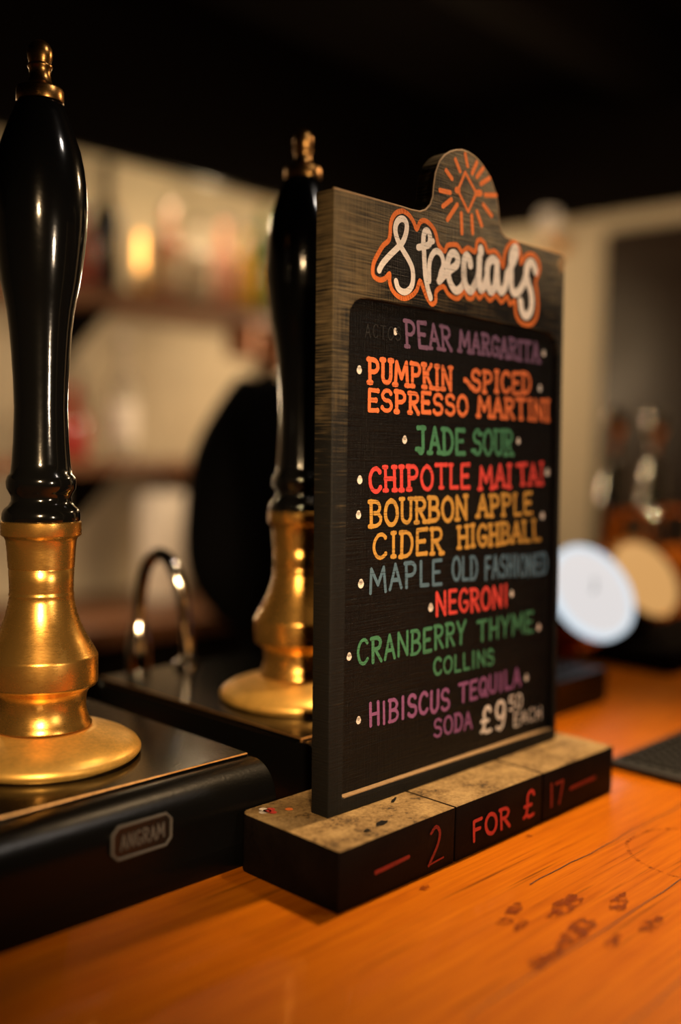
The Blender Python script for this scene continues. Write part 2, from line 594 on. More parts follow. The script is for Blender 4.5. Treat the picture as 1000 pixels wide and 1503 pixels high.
def disc(bm, c, r, P, n=12):
    vs = [bm.verts.new(P(c[0] + r * math.cos(2 * math.pi * i / n), c[1] + r * math.sin(2 * math.pi * i / n))) for i in range(n)]
    bm.faces.new(vs)


LAYER = [0]


def stroke(bm, pts, w, P0, ends=1.0):
    """a flat marker stroke of width w along 2-D pts; P0(x, y) maps to 3-D; each dab lies a hair above the last"""
    o_ = Vector(P0(0, 0))
    nrm = (Vector(P0(1, 0)) - o_).cross(Vector(P0(0, 1)) - o_).normalized()

    def P(a, b):
        return Vector(P0(a, b)) + nrm * (4e-6 * (LAYER[0] % 41))
    for (x0, y0), (x1, y1) in zip(pts, pts[1:]):
        L = math.hypot(x1 - x0, y1 - y0)
        if L < 1e-7:
            continue
        LAYER[0] += 1
        nx, ny = -(y1 - y0) / L * w / 2, (x1 - x0) / L * w / 2
        bm.faces.new([bm.verts.new(P(x0 + nx, y0 + ny)), bm.verts.new(P(x1 + nx, y1 + ny)), bm.verts.new(P(x1 - nx, y1 - ny)), bm.verts.new(P(x0 - nx, y0 - ny))])
    for i, p in enumerate(pts):
        k = ends if i in (0, len(pts) - 1) else 1.0
        LAYER[0] += 1
        disc(bm, p, w / 2 * k, P)


def word(bm, text, quad, w, P, ball=1.25, serif=True, rnd=None, gap=0.26):
    """text lettered inside quad (TL, BL, TR, BR) given in mm"""
    rnd = rnd or random
    TL, BL, TR, BR = [(a / 1000, b / 1000) for a, b in quad]
    ins = w * 0.5 + (0.05 * abs(TL[1] - BL[1]) if serif else 0.0)
    TL, BL, TR, BR = (TL[0] + ins, TL[1]), (BL[0] + ins, BL[1]), (TR[0] - ins, TR[1]), (BR[0] - ins, BR[1])
    tot = sum(WID.get(c, 0.9) for c in text) + gap * (len(text) - 1)
    x = 0.0
    hh = abs(TL[1] - BL[1])

    def Q(s, t):
        a = [(1 - s) * TL[k] + s * TR[k] for k in (0, 1)]
        b = [(1 - s) * BL[k] + s * BR[k] for k in (0, 1)]
        return (b[0] + (a[0] - b[0]) * t, b[1] + (a[1] - b[1]) * t)
    for ch in text:
        cw = WID.get(ch, 0.9)
        jy, jr = rnd.uniform(-0.03, 0.03), rnd.uniform(-0.04, 0.04)
        for st in FONT[ch]:
            pts = []
            for (a, b) in st:
                b2 = 0.04 + b * 0.92 + jy
                a2 = a + jr * (b - 0.5)
                p = Q((x + a2 * cw) / tot, b2)
                pts.append((p[0] + rnd.uniform(-1, 1) * 0.010 * hh, p[1] + rnd.uniform(-1, 1) * 0.010 * hh))
            ww = w * rnd.uniform(0.84, 1.04)
            stroke(bm, pts, ww, P, ball)
            if serif:
                for e, nb in ((pts[0], pts[1]), (pts[-1], pts[-2])):
                    if abs(e[1] - nb[1]) > 1.2 * abs(e[0] - nb[0]):
                        s = hh * 0.11
                        stroke(bm, [(e[0] - s, e[1]), (e[0] + s, e[1])], ww * 0.95, P, 1.1)
        x += cw + gap


# ------------------------------------------------------------------ room
WALL_Y, END_X = 2.32, 2.60
struct('floor', box(bmesh.new(), -2.4, END_X + 0.05, -2.4, WALL_Y + 0.05, FLOOR - 0.05, FLOOR), M['floor'])
struct('ceiling', box(bmesh.new(), -2.4, END_X + 0.05, -2.4, WALL_Y + 0.05, 1.30, 1.36), M['dark_timber'])
struct('wall_back', box(bmesh.new(), -2.4, END_X + 0.05, WALL_Y, WALL_Y + 0.06, FLOOR, 1.30), M['wall'])
struct('wall_right', box(bmesh.new(), END_X, END_X + 0.06, 0.2, WALL_Y, FLOOR, 1.30), M['wall'])
door = struct('door_1', box(bmesh.new(), END_X - 0.035, END_X - 0.002, 0.66, 1.455, FLOOR, 0.86, 0.004), M['door_timber'])
for y0, y1, z0, z1 in ((0.76, 1.02, -0.92, -0.15), (1.10, 1.36, -0.92, -0.15), (0.76, 1.02, 0.0, 0.74), (1.10, 1.36, 0.0, 0.74)):
    link('door_panel', box(bmesh.new(), END_X - 0.047, END_X - 0.034, y0, y1, z0, z1, 0.008, 2), M['door_timber'], door)
link('door_knob', lathe(bmesh.new(), [(0, 0), (0.012, 0), (0.011, 0.03), (0.026, 0.04), (0.028, 0.055), (0.018, 0.07), (0, 0.072)], 24, (END_X - 0.035, 0.71, -0.05), (-1, 0, 0)), M['brass'], door)
bm = bmesh.new()
box(bm, -2.4, END_X - 0.05, 1.98, 2.02, 0.885, 1.30, 0.004)
struct('trim_1', bm, M['dark_timber'])
struct('trim_5', box(bmesh.new(), END_X - 0.05, END_X, 0.2, WALL_Y, 0.915, 1.30, 0.004), M['dark_timber'])
for i, yb in enumerate((-0.9, 0.2, 1.3)):
    struct('trim_%d' % (i + 2), box(bmesh.new(), -2.4, END_X, yb - 0.07, yb + 0.07, 1.17, 1.30, 0.01), M['dark_timber'])

# ------------------------------------------------------------------ bar
bar = thing('bar_counter', 'long varnished orange timber bar top running beneath the sign and pumps', 'bar counter', (0, 0, FLOOR))
H = -FLOOR
bm = bmesh.new()
box(bm, -1.6, 2.3, -0.16, 0.80, H - 0.045, H, 0.006, 3)
link('bar_top', bm, M['bar'], bar)
bm = bmesh.new()
box(bm, -1.6, 2.3, 0.02, 0.70, 0, H - 0.045)
link('bar_front', bm, M['dark_timber'], bar)


def blob(bm, cx, cy, rx, ry, rot, seed, z, n=26, rag=0.3):
    r_ = random.Random(seed)
    ph = [r_.uniform(0, 6.28) for _ in range(5)]
    vs = []
    for i in range(n):
        t = 2 * math.pi * i / n
        k = 1 + rag * (0.5 * math.sin(2 * t + ph[0]) + 0.4 * math.sin(3 * t + ph[1]) + 0.3 * math.sin(5 * t + ph[2]) + 0.25 * math.sin(9 * t + ph[3]))
        x, y = rx * k * math.cos(t), ry * k * math.sin(t)
        vs.append(bm.verts.new((cx + x * math.cos(rot) - y * math.sin(rot), cy + x * math.sin(rot) + y * math.cos(rot), z)))
    bm.faces.new(vs)


for k, (cx, cy, rx, ry, rt) in enumerate([(0.4904, 0.285, 0.019, 0.0055, 0.05), (0.4661, 0.2640, 0.020, 0.0065, 0.12), (0.516, 0.2662, 0.013, 0.0045, 0.2), (0.4659, 0.3022, 0.009, 0.0035, 0.1),
                                         (0.4502, 0.2975, 0.006, 0.003, 0), (0.4529, 0.2891, 0.007, 0.003, 0.3), (0.451, 0.3527, 0.0045, 0.0022, 0.2), (0.5624, 0.356, 0.0035, 0.0016, 0),
                                         (0.4724, 0.2461, 0.009, 0.003, 0.1), (0.4295, 0.2597, 0.014, 0.004, 0.1), (0.5045, 0.241, 0.012, 0.004, 0.1)]):
    bm = bmesh.new()
    blob(bm, cx, cy, rx, ry, rt, 20 + k, H + 0.0003 + k * 0.00001, 34)
    link('spill_stain', bm, M['stain'], bar, smooth=False)['label'] = 'dark red old spill stain'
bm = bmesh.new()
ring = [(0.6165 + 0.043 * math.cos(t * 0.1257), 0.2660 + 0.043 * math.sin(t * 0.1257)) for t in range(51)]
stroke(bm, ring, 0.0028, lambda a, b: (a, b, H + 0.0002))
link('glass_ring', bm, M['ring'], bar, smooth=False)['label'] = 'faint round ring left by a glass'
for x0, x1, y in ((0.36, 1.2, 0.2560), (0.50, 0.95, 0.3140), (0.20, 0.78, 0.2035), (-0.05, 0.6, 0.145)):
    bm = bmesh.new()
    n = 40
    pts = [(x0 + (x1 - x0) * q / n, y + 0.0006 * math.sin(q * 0.7) + 0.0004 * math.sin(q * 1.9)) for q in range(n + 1)]
    stroke(bm, pts, 0.0007, lambda a, b: (a, b, H + 0.0002))
    link('plank_seam', bm, M['seam'], bar, smooth=False)

# ------------------------------------------------------------------ specials board
BU, BV, HB = 0.38994, 0.36324, 0.03465
BL, BWD = 0.29494, 0.0825
sign = thing('specials_board', 'black painted specials board with rounded top and hand lettered drinks on a dusty timber block', 'menu board', (BU, BV, 0))
bm = bmesh.new()
cuts = [0, 0.1025, 0.1994, BL]
for i in range(3):
    a, b = cuts[i] + (0.0005 if i else 0), cuts[i + 1] - (0.0005 if i < 2 else 0)
    t = bmesh.new()
    r = 0.008
    ol = []
    if i == 0:
        ol += [(a + r - r * math.cos(k * math.pi / 8), BWD - r + r * math.sin(k * math.pi / 8)) for k in range(5)]
    else:
        ol += [(a, BWD)]
    ol += [(b, BWD), (b, 0), (a, 0)]
    prism(t, list(reversed(ol)), 0, HB, lambda p, q, s: (p, q, s))
    es = [e for e in t.edges]
    bmesh.ops.bevel(t, geom=es, offset=0.0011, segments=2, profile=0.5, affect='EDGES')
    me = bpy.data.meshes.new('tmp')
    t.to_mesh(me)
    t.free()
    bm.from_mesh(me)
    bpy.data.meshes.remove(me)
# core that joins the three blocks behind the saw cuts
box(bm, 0.004, BL - 0.004, 0.004, BWD - 0.004, 0.003, HB - 0.003)
base = link('base_block', bm, M['dusty'], sign, angle=25)
PB = lambda a, b: (a, -0.0004, b)
r_ = random.Random(3)
bm = bmesh.new()
stroke(bm, [(0.0297, 0.0152), (0.0578, 0.0162)], 0.0026, PB)
stroke(bm, smooth_path([(0.0782, 0.0249, 0), (0.0827, 0.0276, 0), (0.0865, 0.0234, 0), (0.0848, 0.0162, 0), (0.0794, 0.0090, 0), (0.0770, 0.0058, 0)], 4) and [(p.x, p.y) for p in smooth_path([(0.0782, 0.0249, 0), (0.0827, 0.0276, 0), (0.0865, 0.0234, 0), (0.0848, 0.0162, 0), (0.0794, 0.0090, 0), (0.0770, 0.0058, 0)], 4)], 0.0022, PB)
stroke(bm, [(0.0770, 0.0060), (0.0907, 0.0069)], 0.0012, PB)
o = link('offer_lettering', bm, M['p_dred'], base, smooth=False)
o['label'] = 'dull red hand lettered dash and 2'
bm = bmesh.new()
word(bm, 'FOR', [(118.0, 22.0), (119.3, 8.2), (160.2, 22.0), (162.3, 7.8)], 0.0026, PB, 1.0, False, r_)
word(bm, '£', [(175.3, 26.7), (175.0, 7.6), (190.7, 26.7), (190.5, 7.6)], 0.0027, PB, 1.0, False, r_)
o = link('offer_lettering', bm, M['p_red'], base, smooth=False)
o['label'] = 'red hand lettered FOR £'
bm = bmesh.new()
word(bm, '17', [(206, 25.0), (207.2, 8.5), (227.0, 25.0), (226.5, 8.5)], 0.0024, PB, 1.0, False, r_)
stroke(bm, [(0.2351, 0.0162), (0.2682, 0.0168)], 0.0028, PB)
o = link('offer_lettering', bm, M['p_dred'], base, smooth=False)
o['label'] = 'dull red hand lettered 17 and dash'
# little painted flower on the corner of the block
bm = bmesh.new()
PT = lambda a, b: (a, b, HB + 0.0004)
for a, b in ((0.0095, 0.071), (0.0128, 0.0745)):
    disc(bm, (a, b), 0.0026, PT)
o = link('painted_petals', bm, M['p_white'], base, smooth=False)
bm = bmesh.new()
for a, b in ((0.0135, 0.0672), (0.0162, 0.0715), (0.0128, 0.071)):
    disc(bm, (a, b), 0.0026, PT)
o = link('painted_petals', bm, M['p_red'], base, smooth=False)
o['label'] = 'red painted petals'
bm = bmesh.new()
disc(bm, (0.0243, 0.0645), 0.0024, PT)
o = link('painted_petals', bm, M['p_orange'], base, smooth=False)
o['label'] = 'orange painted dot'
# knocks in the dust
for q in ((0.0480, 0.0125, 0.0058, 0.0022, 0.3, 5), (0.0335, 0.0105, 0.0030, 0.0014, 0.2, 6), (0.0830, 0.0330, 0.0050, 0.0011, 0.5, 9)):
    bm = bmesh.new()
    blob(bm, *q, HB + 0.0004)
    link('dark_mark', bm, M['cap'], base, smooth=False)

DU, DV, LEAN, BT = 0.03083, 0.03834, 0.02408, 0.01447
BW, BH = 0.2455, 0.3612
# outline of the board with its round-headed tab (mm)
OUT = [(0, 0), (0, 361.0), (58.9, 361.6), (68, 361.4), (76.7, 361.9), (82.3, 364.0), (86.9, 368.2), (89.3, 373.5), (90.2, 381), (91.6, 388.5), (95.6, 396.6), (101, 401.8), (106.6, 405.0), (112.5, 407.4), (118.9, 408.8),
       (125, 408.9), (131.2, 408.0), (136.6, 406.3), (142, 403.4), (147.3, 399.8), (152.0, 395.4), (155.6, 390.2), (158.2, 385.0), (160.0, 379), (161.0, 373), (162.2, 367.5), (165.0, 363.6), (169.5, 361.5), (176, 361.0), (240.5, 361.0), (244, 360.4), (245.4, 357), (246.0, 0)]
HOLE = [(11.9, 9.0), (241.6, 9.0), (240.4, 150), (239.2, 288), (237.8, 294.5), (234.0, 299.4), (229, 301.8), (223, 302.8), (122, 303.6), (30, 303.0), (23.6, 302.3), (18.2, 299.6), (15, 295.4), (13.9, 290), (12.8, 150)]


def plate_with_hole(name, outer, inner, depth, bev):
    cu = bpy.data.curves.new(name, 'CURVE')
    cu.dimensions = '2D'
    cu.fill_mode = 'BOTH'
    cu.extrude = depth / 2 - bev
    cu.bevel_depth = bev
    cu.bevel_resolution = 2
    cu.offset = -bev
    for loop in (outer, inner):
        if not loop:
            continue
        sp = cu.splines.new('POLY')
        sp.points.add(len(loop) - 1)
        for p, (a, b) in zip(sp.points, loop):
            p.co = (a / 1000, b / 1000, 0, 1)
        sp.use_cyclic_u = True
    o = bpy.data.objects.new(name, cu)
    COL.objects.link(o)
    dg = bpy.context.evaluated_depsgraph_get()
    me = bpy.data.meshes.new_from_object(o.evaluated_get(dg))
    bpy.data.objects.remove(o)
    # lay the drawing plane upright: (x, y, z) -> (x, depth, y)
    me.transform(Matrix(((1, 0, 0, 0), (0, 0, -1, depth / 2), (0, 1, 0, 0), (0, 0, 0, 1))))
    return me


def mesh_obj(name, me, m, parent, angle=35):
    me.name = name
    me.materials.clear()
    me.materials.append(m)
    bm = bmesh.new()
    bm.from_mesh(me)
    bmesh.ops.remove_doubles(bm, verts=bm.verts, dist=1e-6)
    bmesh.ops.recalc_face_normals(bm, faces=bm.faces)
    bm.to_mesh(me)
    bm.free()
    me.polygons.foreach_set('use_smooth', [True] * len(me.polygons))
    me.set_sharp_from_angle(angle=math.radians(angle))
    o = bpy.data.objects.new(name, me)
    COL.objects.link(o)
    o.parent = parent
    return o


board = mesh_obj('board_frame', plate_with_hole('board_frame', OUT, HOLE, BT, 0.0009), M['board'], sign)
board.location = (DU, DV, HB)
board.rotation_euler = (-math.atan(LEAN), 0, 0)
RD = 0.0050
bm = bmesh.new()
box(bm, 0.004, 0.2440, RD, BT - 0.001, 0.004, 0.307)
panel = link('recessed_panel', bm, M['panel'], sign, smooth=False)
panel.location = board.location
panel.rotation_euler = board.rotation_euler
# foot of the recess: light and dust on the ledge, put in as pale colour
bm = bmesh.new()
box(bm, 0.0135, 0.2405, 0.0004, RD + 0.0003, 0.0088, 0.0094)
o = link('lit_ledge_strip', bm, M['worn_lit_wood'], board, smooth=False)
o['label'] = 'pale strip coloured as the lit, dusty ledge of the recess'

PF = lambda a, b: (a, -0.0003, b)
PO = lambda a, b: (a, -0.0002, b)
PN = lambda a, b: (a, RD - 0.0003, b)

SPEC = {"S": [[38.5, 320.6], [41.5, 324.9], [47.4, 330.3], [54.4, 335.9], [59.6, 340.2], [62.7, 345.9], [63.5, 351.2], [61.6, 354.0], [58.0, 354.2], [54.5, 351.9], [52.8, 348.2], [53.3, 344.3], [56.1, 339.6], [60.6, 335.2], [66.2, 330.3], [69.5, 325.6], [70.1, 319.3], [68.3, 314.4], [63.8, 311.2], [59.3, 310.9], [55.7, 312.7], [54.0, 316.2]],
        "p1": [[74.7, 339.7], [78.9, 341.0], [85.4, 343.2], [86.3, 347.5], [84.8, 350.7], [82.0, 351.1], [80.1, 348.8], [79.6, 343.4], [80.4, 337.7], [81.0, 330.7], [82.1, 322.7], [84.6, 315.9], [87.6, 310.4]],
        "q": [[85.4, 344.4], [89.2, 345.9]],
        "p2": [[85.9, 320.8], [85.7, 329.7], [87.5, 335.8], [91.7, 340.0], [96.6, 339.6], [99.6, 335.9], [99.7, 331.7], [97.4, 327.2], [96.0, 322.2]],
        "e": [[96.0, 322.2], [101.3, 326.5], [108.2, 331.1], [114.1, 335.0], [115.0, 339.4], [111.4, 341.9], [107.0, 340.0], [104.6, 334.8], [104.8, 328.2], [108.4, 321.4], [114.0, 318.2], [120.3, 322.1], [122.6, 327]],
        "c": [[128.8, 336.9], [127.6, 340.4], [124.4, 342.1], [121.9, 339.0], [121.6, 333.4], [122.3, 326.1], [125.5, 321.6], [129.7, 320.3], [134.3, 325.2], [137.9, 332.0], [138.7, 342.7]],
        "i": [[138.6, 343.0], [138.6, 336.4], [138.5, 329.5], [140.3, 322.9], [144.0, 324.6], [147.1, 330.7]],
        "d": [[140.1, 348.9], [140.1, 347.0]],
        "a": [[158.9, 342.6], [154.4, 344.4], [149.5, 341.8], [147.5, 335.8], [148.2, 328.3], [151.1, 323.0], [155.0, 324.2], [157.6, 329.6], [158.5, 337.4], [158.9, 342.6], [159.1, 334.9], [160.4, 327.4], [164.5, 324.1], [168.9, 328.5], [170.9, 336.6]],
        "l": [[170.9, 336.6], [176.5, 343.9], [180.9, 350.4], [181.9, 355.1], [179.6, 356.1], [176.2, 351.6], [175.3, 345.0], [175.5, 337.2], [176.3, 329.5], [179.4, 325.3], [185.2, 326.7], [190.9, 332.8], [194.3, 339.8], [196.5, 346.8]],
        "s": [[206.3, 343.5], [203.7, 347.8], [199.4, 349.2], [195.3, 345.9], [194.3, 339.8], [196.9, 334.2], [200.1, 329.3], [202.1, 322.9], [201.1, 316.1], [197.0, 311.6], [192.2, 311.7], [189.1, 315.3], [187.8, 320.5]]}
TITLE_OUT = [(59.7, 359.3), (54.0, 357.2), (50.1, 353.3), (48.4, 348.5), (48.1, 344.0), (46.8, 339.3), (42.1, 335.7), (37.9, 330.5), (34.2, 325.0), (33.0, 320.3), (33.9, 316.6), (39.1, 315.0), (44.2, 316.6), (48.1, 319.9), (48.1, 315.7), (50.4, 310.9), (55.8, 307.6), (62.1, 306.9), (68.4, 309.2), (73.9, 313.4), (77.0, 319.6), (80.4, 315.4), (84.3, 310.0), (89.1, 306.7), (92.9, 309.2), (93.3, 315.3), (100.5, 319.2), (105.0, 315.6), (110.3, 313.6), (116.4, 313.7), (123.0, 318.8), (125.7, 315.4), (131.4, 315.5), (135.0, 319.7), (139.4, 316.5), (144.7, 320.3), (151.3, 316.7), (158.4, 320.8), (164.7, 317.0), (171.4, 321.7), (175.0, 317.0), (180.7, 319.6), (182.1, 311.9), (187.0, 306.5), (195.4, 304.9), (203.9, 307.0), (209.2, 313.6), (210.1, 321.8), (208.6, 329.7), (206.9, 336.8), (211.2, 344.9), (209.7, 351.4), (202.3, 355.0), (193.9, 353.0), (187.5, 346.8), (186.7, 353.9), (181.8, 359.4), (176.0, 359.2), (170.4, 354.6), (167.2, 348.3), (166.2, 341.1), (161.5, 347.4), (155.9, 350.1), (148.2, 348.6), (144.8, 353.1), (139.9, 355.1), (135.7, 352.9), (133.8, 346.3), (125.9, 347.6), (119.7, 344.1), (114.8, 347.3), (109.8, 347.1), (103.9, 345.5), (101.0, 341.5), (95.0, 344.7), (92.5, 350.3), (89.0, 354.4), (82.3, 357.1), (76.7, 355.8), (73.1, 350.5), (70.3, 354.1), (65.6, 357.8), (59.7, 359.3)]


def mm_path(p, sub=4):
    return [(q.x / 1000, q.y / 1000) for q in smooth_path([(a, b, 0) for a, b in p], sub)]


# the painted title: dark ground, orange outline, cream script
bm = bmesh.new()
bm.faces.new([bm.verts.new((a, -0.0001, b)) for a, b in mm_path(TITLE_OUT, 3)[:-1]])
link('title_ground', bm, M['panel'], board, smooth=False)['label'] = 'black painted ground behind the title'
bm = bmesh.new()
stroke(bm, mm_path(TITLE_OUT, 3), 0.0031, PO)
link('title_outline', bm, M['p_orange'], board, smooth=False)['label'] = 'orange painted outline round the title'
bm = bmesh.new()
for k, p in SPEC.items():
    thick = {'S': 0.0040, 'p1': 0.0042, 'q': 0.0036, 'p2': 0.0040, 'e': 0.0052, 'd': 0.0062}.get(k, 0.0058)
    stroke(bm, mm_path(p), thick, PF)
link('title_lettering', bm, M['p_white'], board, smooth=False)['label'] = 'cream script reading Specials'
SUN = [[[121.4, 406.7], [124.1, 399.9]], [[111.1, 401.1], [116.1, 394.9]], [[101.6, 392.2], [107.7, 388.4]], [[95.4, 378.6], [106.1, 379.3]], [[98.6, 369.2], [107.4, 375.2]], [[103.5, 361.7], [113.6, 373.1]], [[118.0, 368.3], [119.0, 355.9]], [[129.3, 368.9], [130.6, 357.9]], [[135.0, 372.6], [140.4, 364.5]], [[142.0, 378.4], [151.4, 372.9]], [[143.7, 385.0], [156.3, 387.4]], [[139.0, 391.4], [148.7, 397.2]], [[134.4, 395.0], [141.3, 402.1]], [[129.2, 396.2], [134.1, 404.3]], [[121.7, 395.3], [114.0, 382.3], [125.5, 370.8], [134.0, 384.4], [121.7, 395.3]], [[112.8, 382.1], [114.6, 382.4]], [[134.0, 384.4], [138.5, 385.3]]]
bm = bmesh.new()
for i, s in enumerate(SUN):
    stroke(bm, [(a / 1000, b / 1000) for a, b in s], 0.0031 if i < 14 else (0.0022 if i == 14 else 0.0044), PF)
link('star_drawing', bm, M['p_orange'], board, smooth=False)['label'] = 'orange painted diamond with rays'
# chipped corner
bm = bmesh.new()
for a, b, rr in ((0.2385, 0.3535, 0.0034), (0.2425, 0.3565, 0.0036), (0.2420, 0.3510, 0.0028), (0.2395, 0.3490, 0.0020)):
    disc(bm, (a, b), rr, PF)
link('chipped_corner', bm, M['worn_lit_wood'], board, smooth=False)['label'] = 'bare timber where the paint is chipped'
# worn front arris, top edge
bm = bmesh.new()
top = [(a / 1000, 0.0007, b / 1000 + 0.0001) for a, b in OUT[1:31]]
tube(bm, top, 0.00075, 6)
link('worn_edge', bm, M['worn_lit_wood'], board)['label'] = 'bare timber along the rubbed top edge'

TXT = {"PEAR": [[66.2, 295.3], [67.7, 278.5], [116.2, 295.9], [118.7, 280.0]], "MARGARITA": [[122.4, 294.3], [122.7, 280.6], [222.0, 294.6], [222.5, 280.3]], "PUMPKIN": [[33.3, 269.1], [33.5, 254.5], [118.8, 270.1], [119.2, 254.5]], "SPICED": [[136.2, 269.5], [136.4, 255.0], [211.8, 272.3], [212.2, 257.0]], "ESPRESSO": [[33.6, 250.7], [33.8, 237.7], [136.7, 252.3], [137.1, 238.7]], "MARTINI": [[143.9, 252.0], [144.2, 238.6], [237.5, 254.0], [238.1, 238.4]], "JADE": [[79.4, 229.5], [80.4, 212.2], [134.0, 229.6], [134.5, 212.8]], "SOUR": [[139.1, 229.9], [139.5, 212.8], [190.4, 230.8], [191.0, 212.6]], "CHIPOTLE": [[35.1, 203.9], [35.4, 188.8], [140.1, 206.9], [140.6, 190.4]], "MAI": [[147.1, 205.3], [147.6, 189.5], [189.8, 207.2], [190.3, 190.4]], "TAI": [[192.7, 206.3], [194.6, 191.3], [231.1, 209.1], [231.6, 192.5]], "BOURBON": [[35.8, 184.0], [36.1, 168.1], [137.9, 185.4], [138.4, 168.9]], "APPLE": [[145.7, 185.3], [146.1, 170.4], [216.1, 186.6], [216.6, 170.7]], "CIDER": [[39.5, 163.2], [39.7, 148.0], [111.6, 165.8], [112.0, 148.0]], "HIGHBALL": [[124.3, 165.3], [124.7, 150.2], [227.6, 166.4], [228.8, 150.9]], "MAPLE": [[36.5, 143.4], [37.6, 127.6], [110.6, 144.7], [111.0, 127.6]], "OLD": [[119.4, 144.6], [119.8, 128.3], [149.7, 144.4], [150.1, 127.9]], "FASHIONED": [[156.5, 143.5], [157.0, 127.0], [237.2, 141.1], [237.8, 125.4]], "NEGRONI": [[102.2, 123.2], [102.6, 107.1], [186.8, 121.3], [187.3, 105.6]], "CRANBERRY": [[27.3, 100.7], [27.6, 85.0], [137.8, 101.0], [137.8, 85.0]], "THYME": [[148.6, 99.4], [149.0, 85.0], [220.0, 99.3], [220.6, 84.0]], "COLLINS": [[101.2, 79.5], [101.4, 68.0], [170.9, 78.2], [171.3, 66.8]], "HIBISCUS": [[38.5, 60.1], [38.8, 45.5], [120.8, 58.1], [121.1, 43.5]], "TEQUILA": [[128.9, 58.9], [129.2, 45.9], [204.3, 59.8], [205.2, 46.2]], "SODA": [[102.3, 39.3], [102.6, 27.0], [146.0, 38.2], [146.4, 25.8]], "£": [[154.4, 38.2], [154.9, 19.6], [169.8, 39.0], [170.3, 19.1]], "9": [[171.4, 39.7], [172.0, 18.3], [186.5, 40.2], [187.1, 18.5]], "50": [[188.1, 40.9], [188.5, 30.1], [207.3, 40.9], [207.6, 29.9]], "EACH": [[195.3, 27.4], [195.6, 17.4], [233.4, 27.1], [233.8, 17.1]], "ACTOS": [[31.9, 289.2], [32.0, 280.8], [65.6, 290.2], [65.1, 281.5]]}
LINES = [(('PEAR', 'MARGARITA'), 'p_purple', 0.0028, True, 'dull purple'), (('PUMPKIN', 'SPICED', 'ESPRESSO', 'MARTINI'), 'p_orange2', 0.0030, True, 'orange'),
         (('JADE', 'SOUR'), 'p_green', 0.0030, True, 'green'), (('CHIPOTLE', 'MAI', 'TAI'), 'p_red', 0.0029, True, 'red'),
         (('BOURBON', 'APPLE', 'CIDER', 'HIGHBALL'), 'p_yellow', 0.0029, True, 'amber yellow'), (('MAPLE', 'OLD', 'FASHIONED'), 'p_blue', 0.0026, False, 'blue grey'),
         (('NEGRONI',), 'p_red', 0.0027, False, 'red'), (('CRANBERRY', 'THYME', 'COLLINS'), 'p_green', 0.0026, False, 'green'),
         (('HIBISCUS', 'TEQUILA', 'SODA'), 'p_violet', 0.0025, False, 'violet'), (('£', '9', '50', 'EACH'), 'p_white', 0.0025, False, 'cream')]
r_ = random.Random(12)
for words_, mk, w, sf, cname in LINES:
    bm = bmesh.new()
    for t in words_:
        ww = w * (0.62 if t in ('50', 'EACH') else 1.25 if t in ('£', '9') else 0.85 if t in ('COLLINS', 'SODA') else 1)
        word(bm, t, TXT[t], ww, PN, 1.22 if sf else 1.05, sf, r_)
    if 'SPICED' in words_:
        stroke(bm, [(0.1318, 0.2622), (0.1345, 0.2612), (0.1375, 0.2590)], 0.0034, PN, 1.2)
    o = link('drink_lettering', bm, M[mk], panel, smooth=False)
    o['label'] = '%s hand lettering reading %s' % (cname, ' '.join(words_).replace('£ 9 50 EACH', '£9.50 each'))
bm = bmesh.new()
word(bm, 'ACTOS', TXT['ACTOS'], 0.0008, PN, 1.0, False, r_, 0.4)
link('rubbed_lettering', bm, M['p_ghost'], panel, smooth=False)['label'] = 'faint rubbed out lettering'
DOTS = [(59.9, 286.7), (226.8, 287.8), (27.6, 261.1), (222.6, 262.0), (70.1, 220.9), (195.9, 223.0), (29.1, 196.1), (234.5, 201.0), (28.3, 175.3), (229.1, 168.9), (31.1, 133.9), (98.5, 113.1), (191.0, 114.3), (21.4, 91.1), (227.0, 86.3), (211.9, 50.9), (30.3, 51.3)]
for a, b in DOTS:
    bm = bmesh.new()
    blob_r = r_.uniform(0.0019, 0.0026)
    disc(bm, (a / 1000, b / 1000), blob_r, PN)
    disc(bm, (a / 1000, b / 1000 + 0.0014), blob_r * 0.7, PN)
    link('bullet_dot', bm, M['p_white'], panel, smooth=False)['label'] = 'cream bullet dot beside a line of lettering'

# ------------------------------------------------------------------ hand pumps
PLZ = 0.0576
HANDLE = [(0.0125, 0.4497), (0.0140, 0.4480), (0.0168, 0.4410), (0.0204, 0.4315), (0.0236, 0.422), (0.0256, 0.412), (0.0271, 0.400), (0.0276, 0.3833), (0.0271, 0.374), (0.0259, 0.3629), (0.0245, 0.352), (0.0230, 0.3425), (0.0212, 0.334), (0.0197, 0.326), (0.0182, 0.314), (0.0172, 0.3014), (0.0162, 0.285), (0.0157, 0.2686), (0.0164, 0.2481), (0.0174, 0.235), (0.0182, 0.2290), (0.0200, 0.2272), (0.0206, 0.2240), (0.0203, 0.2200), (0.0188, 0.2175), (0.0176, 0.2150), (0.0178, 0.2125), (0.0192, 0.2100), (0.0218, 0.2078), (0.0231, 0.2050), (0.0232, 0.2020), (0.0225, 0.1995)]
FINIAL = [(0.0, 0.4862), (0.0030, 0.4856), (0.0055, 0.4838), (0.0069, 0.4812), (0.0074, 0.4782), (0.0071, 0.4752), (0.0064, 0.4728), (0.0062, 0.4722), (0.0070, 0.4717), (0.0073, 0.4708), (0.0070, 0.4699), (0.0064, 0.4690), (0.0061, 0.4665), (0.0063, 0.4640), (0.0072, 0.4612), (0.0085, 0.4596), (0.0110, 0.4586), (0.0133, 0.4576), (0.0138, 0.4566), (0.0138, 0.4503), (0.0136, 0.4497), (0.0, 0.4496)]
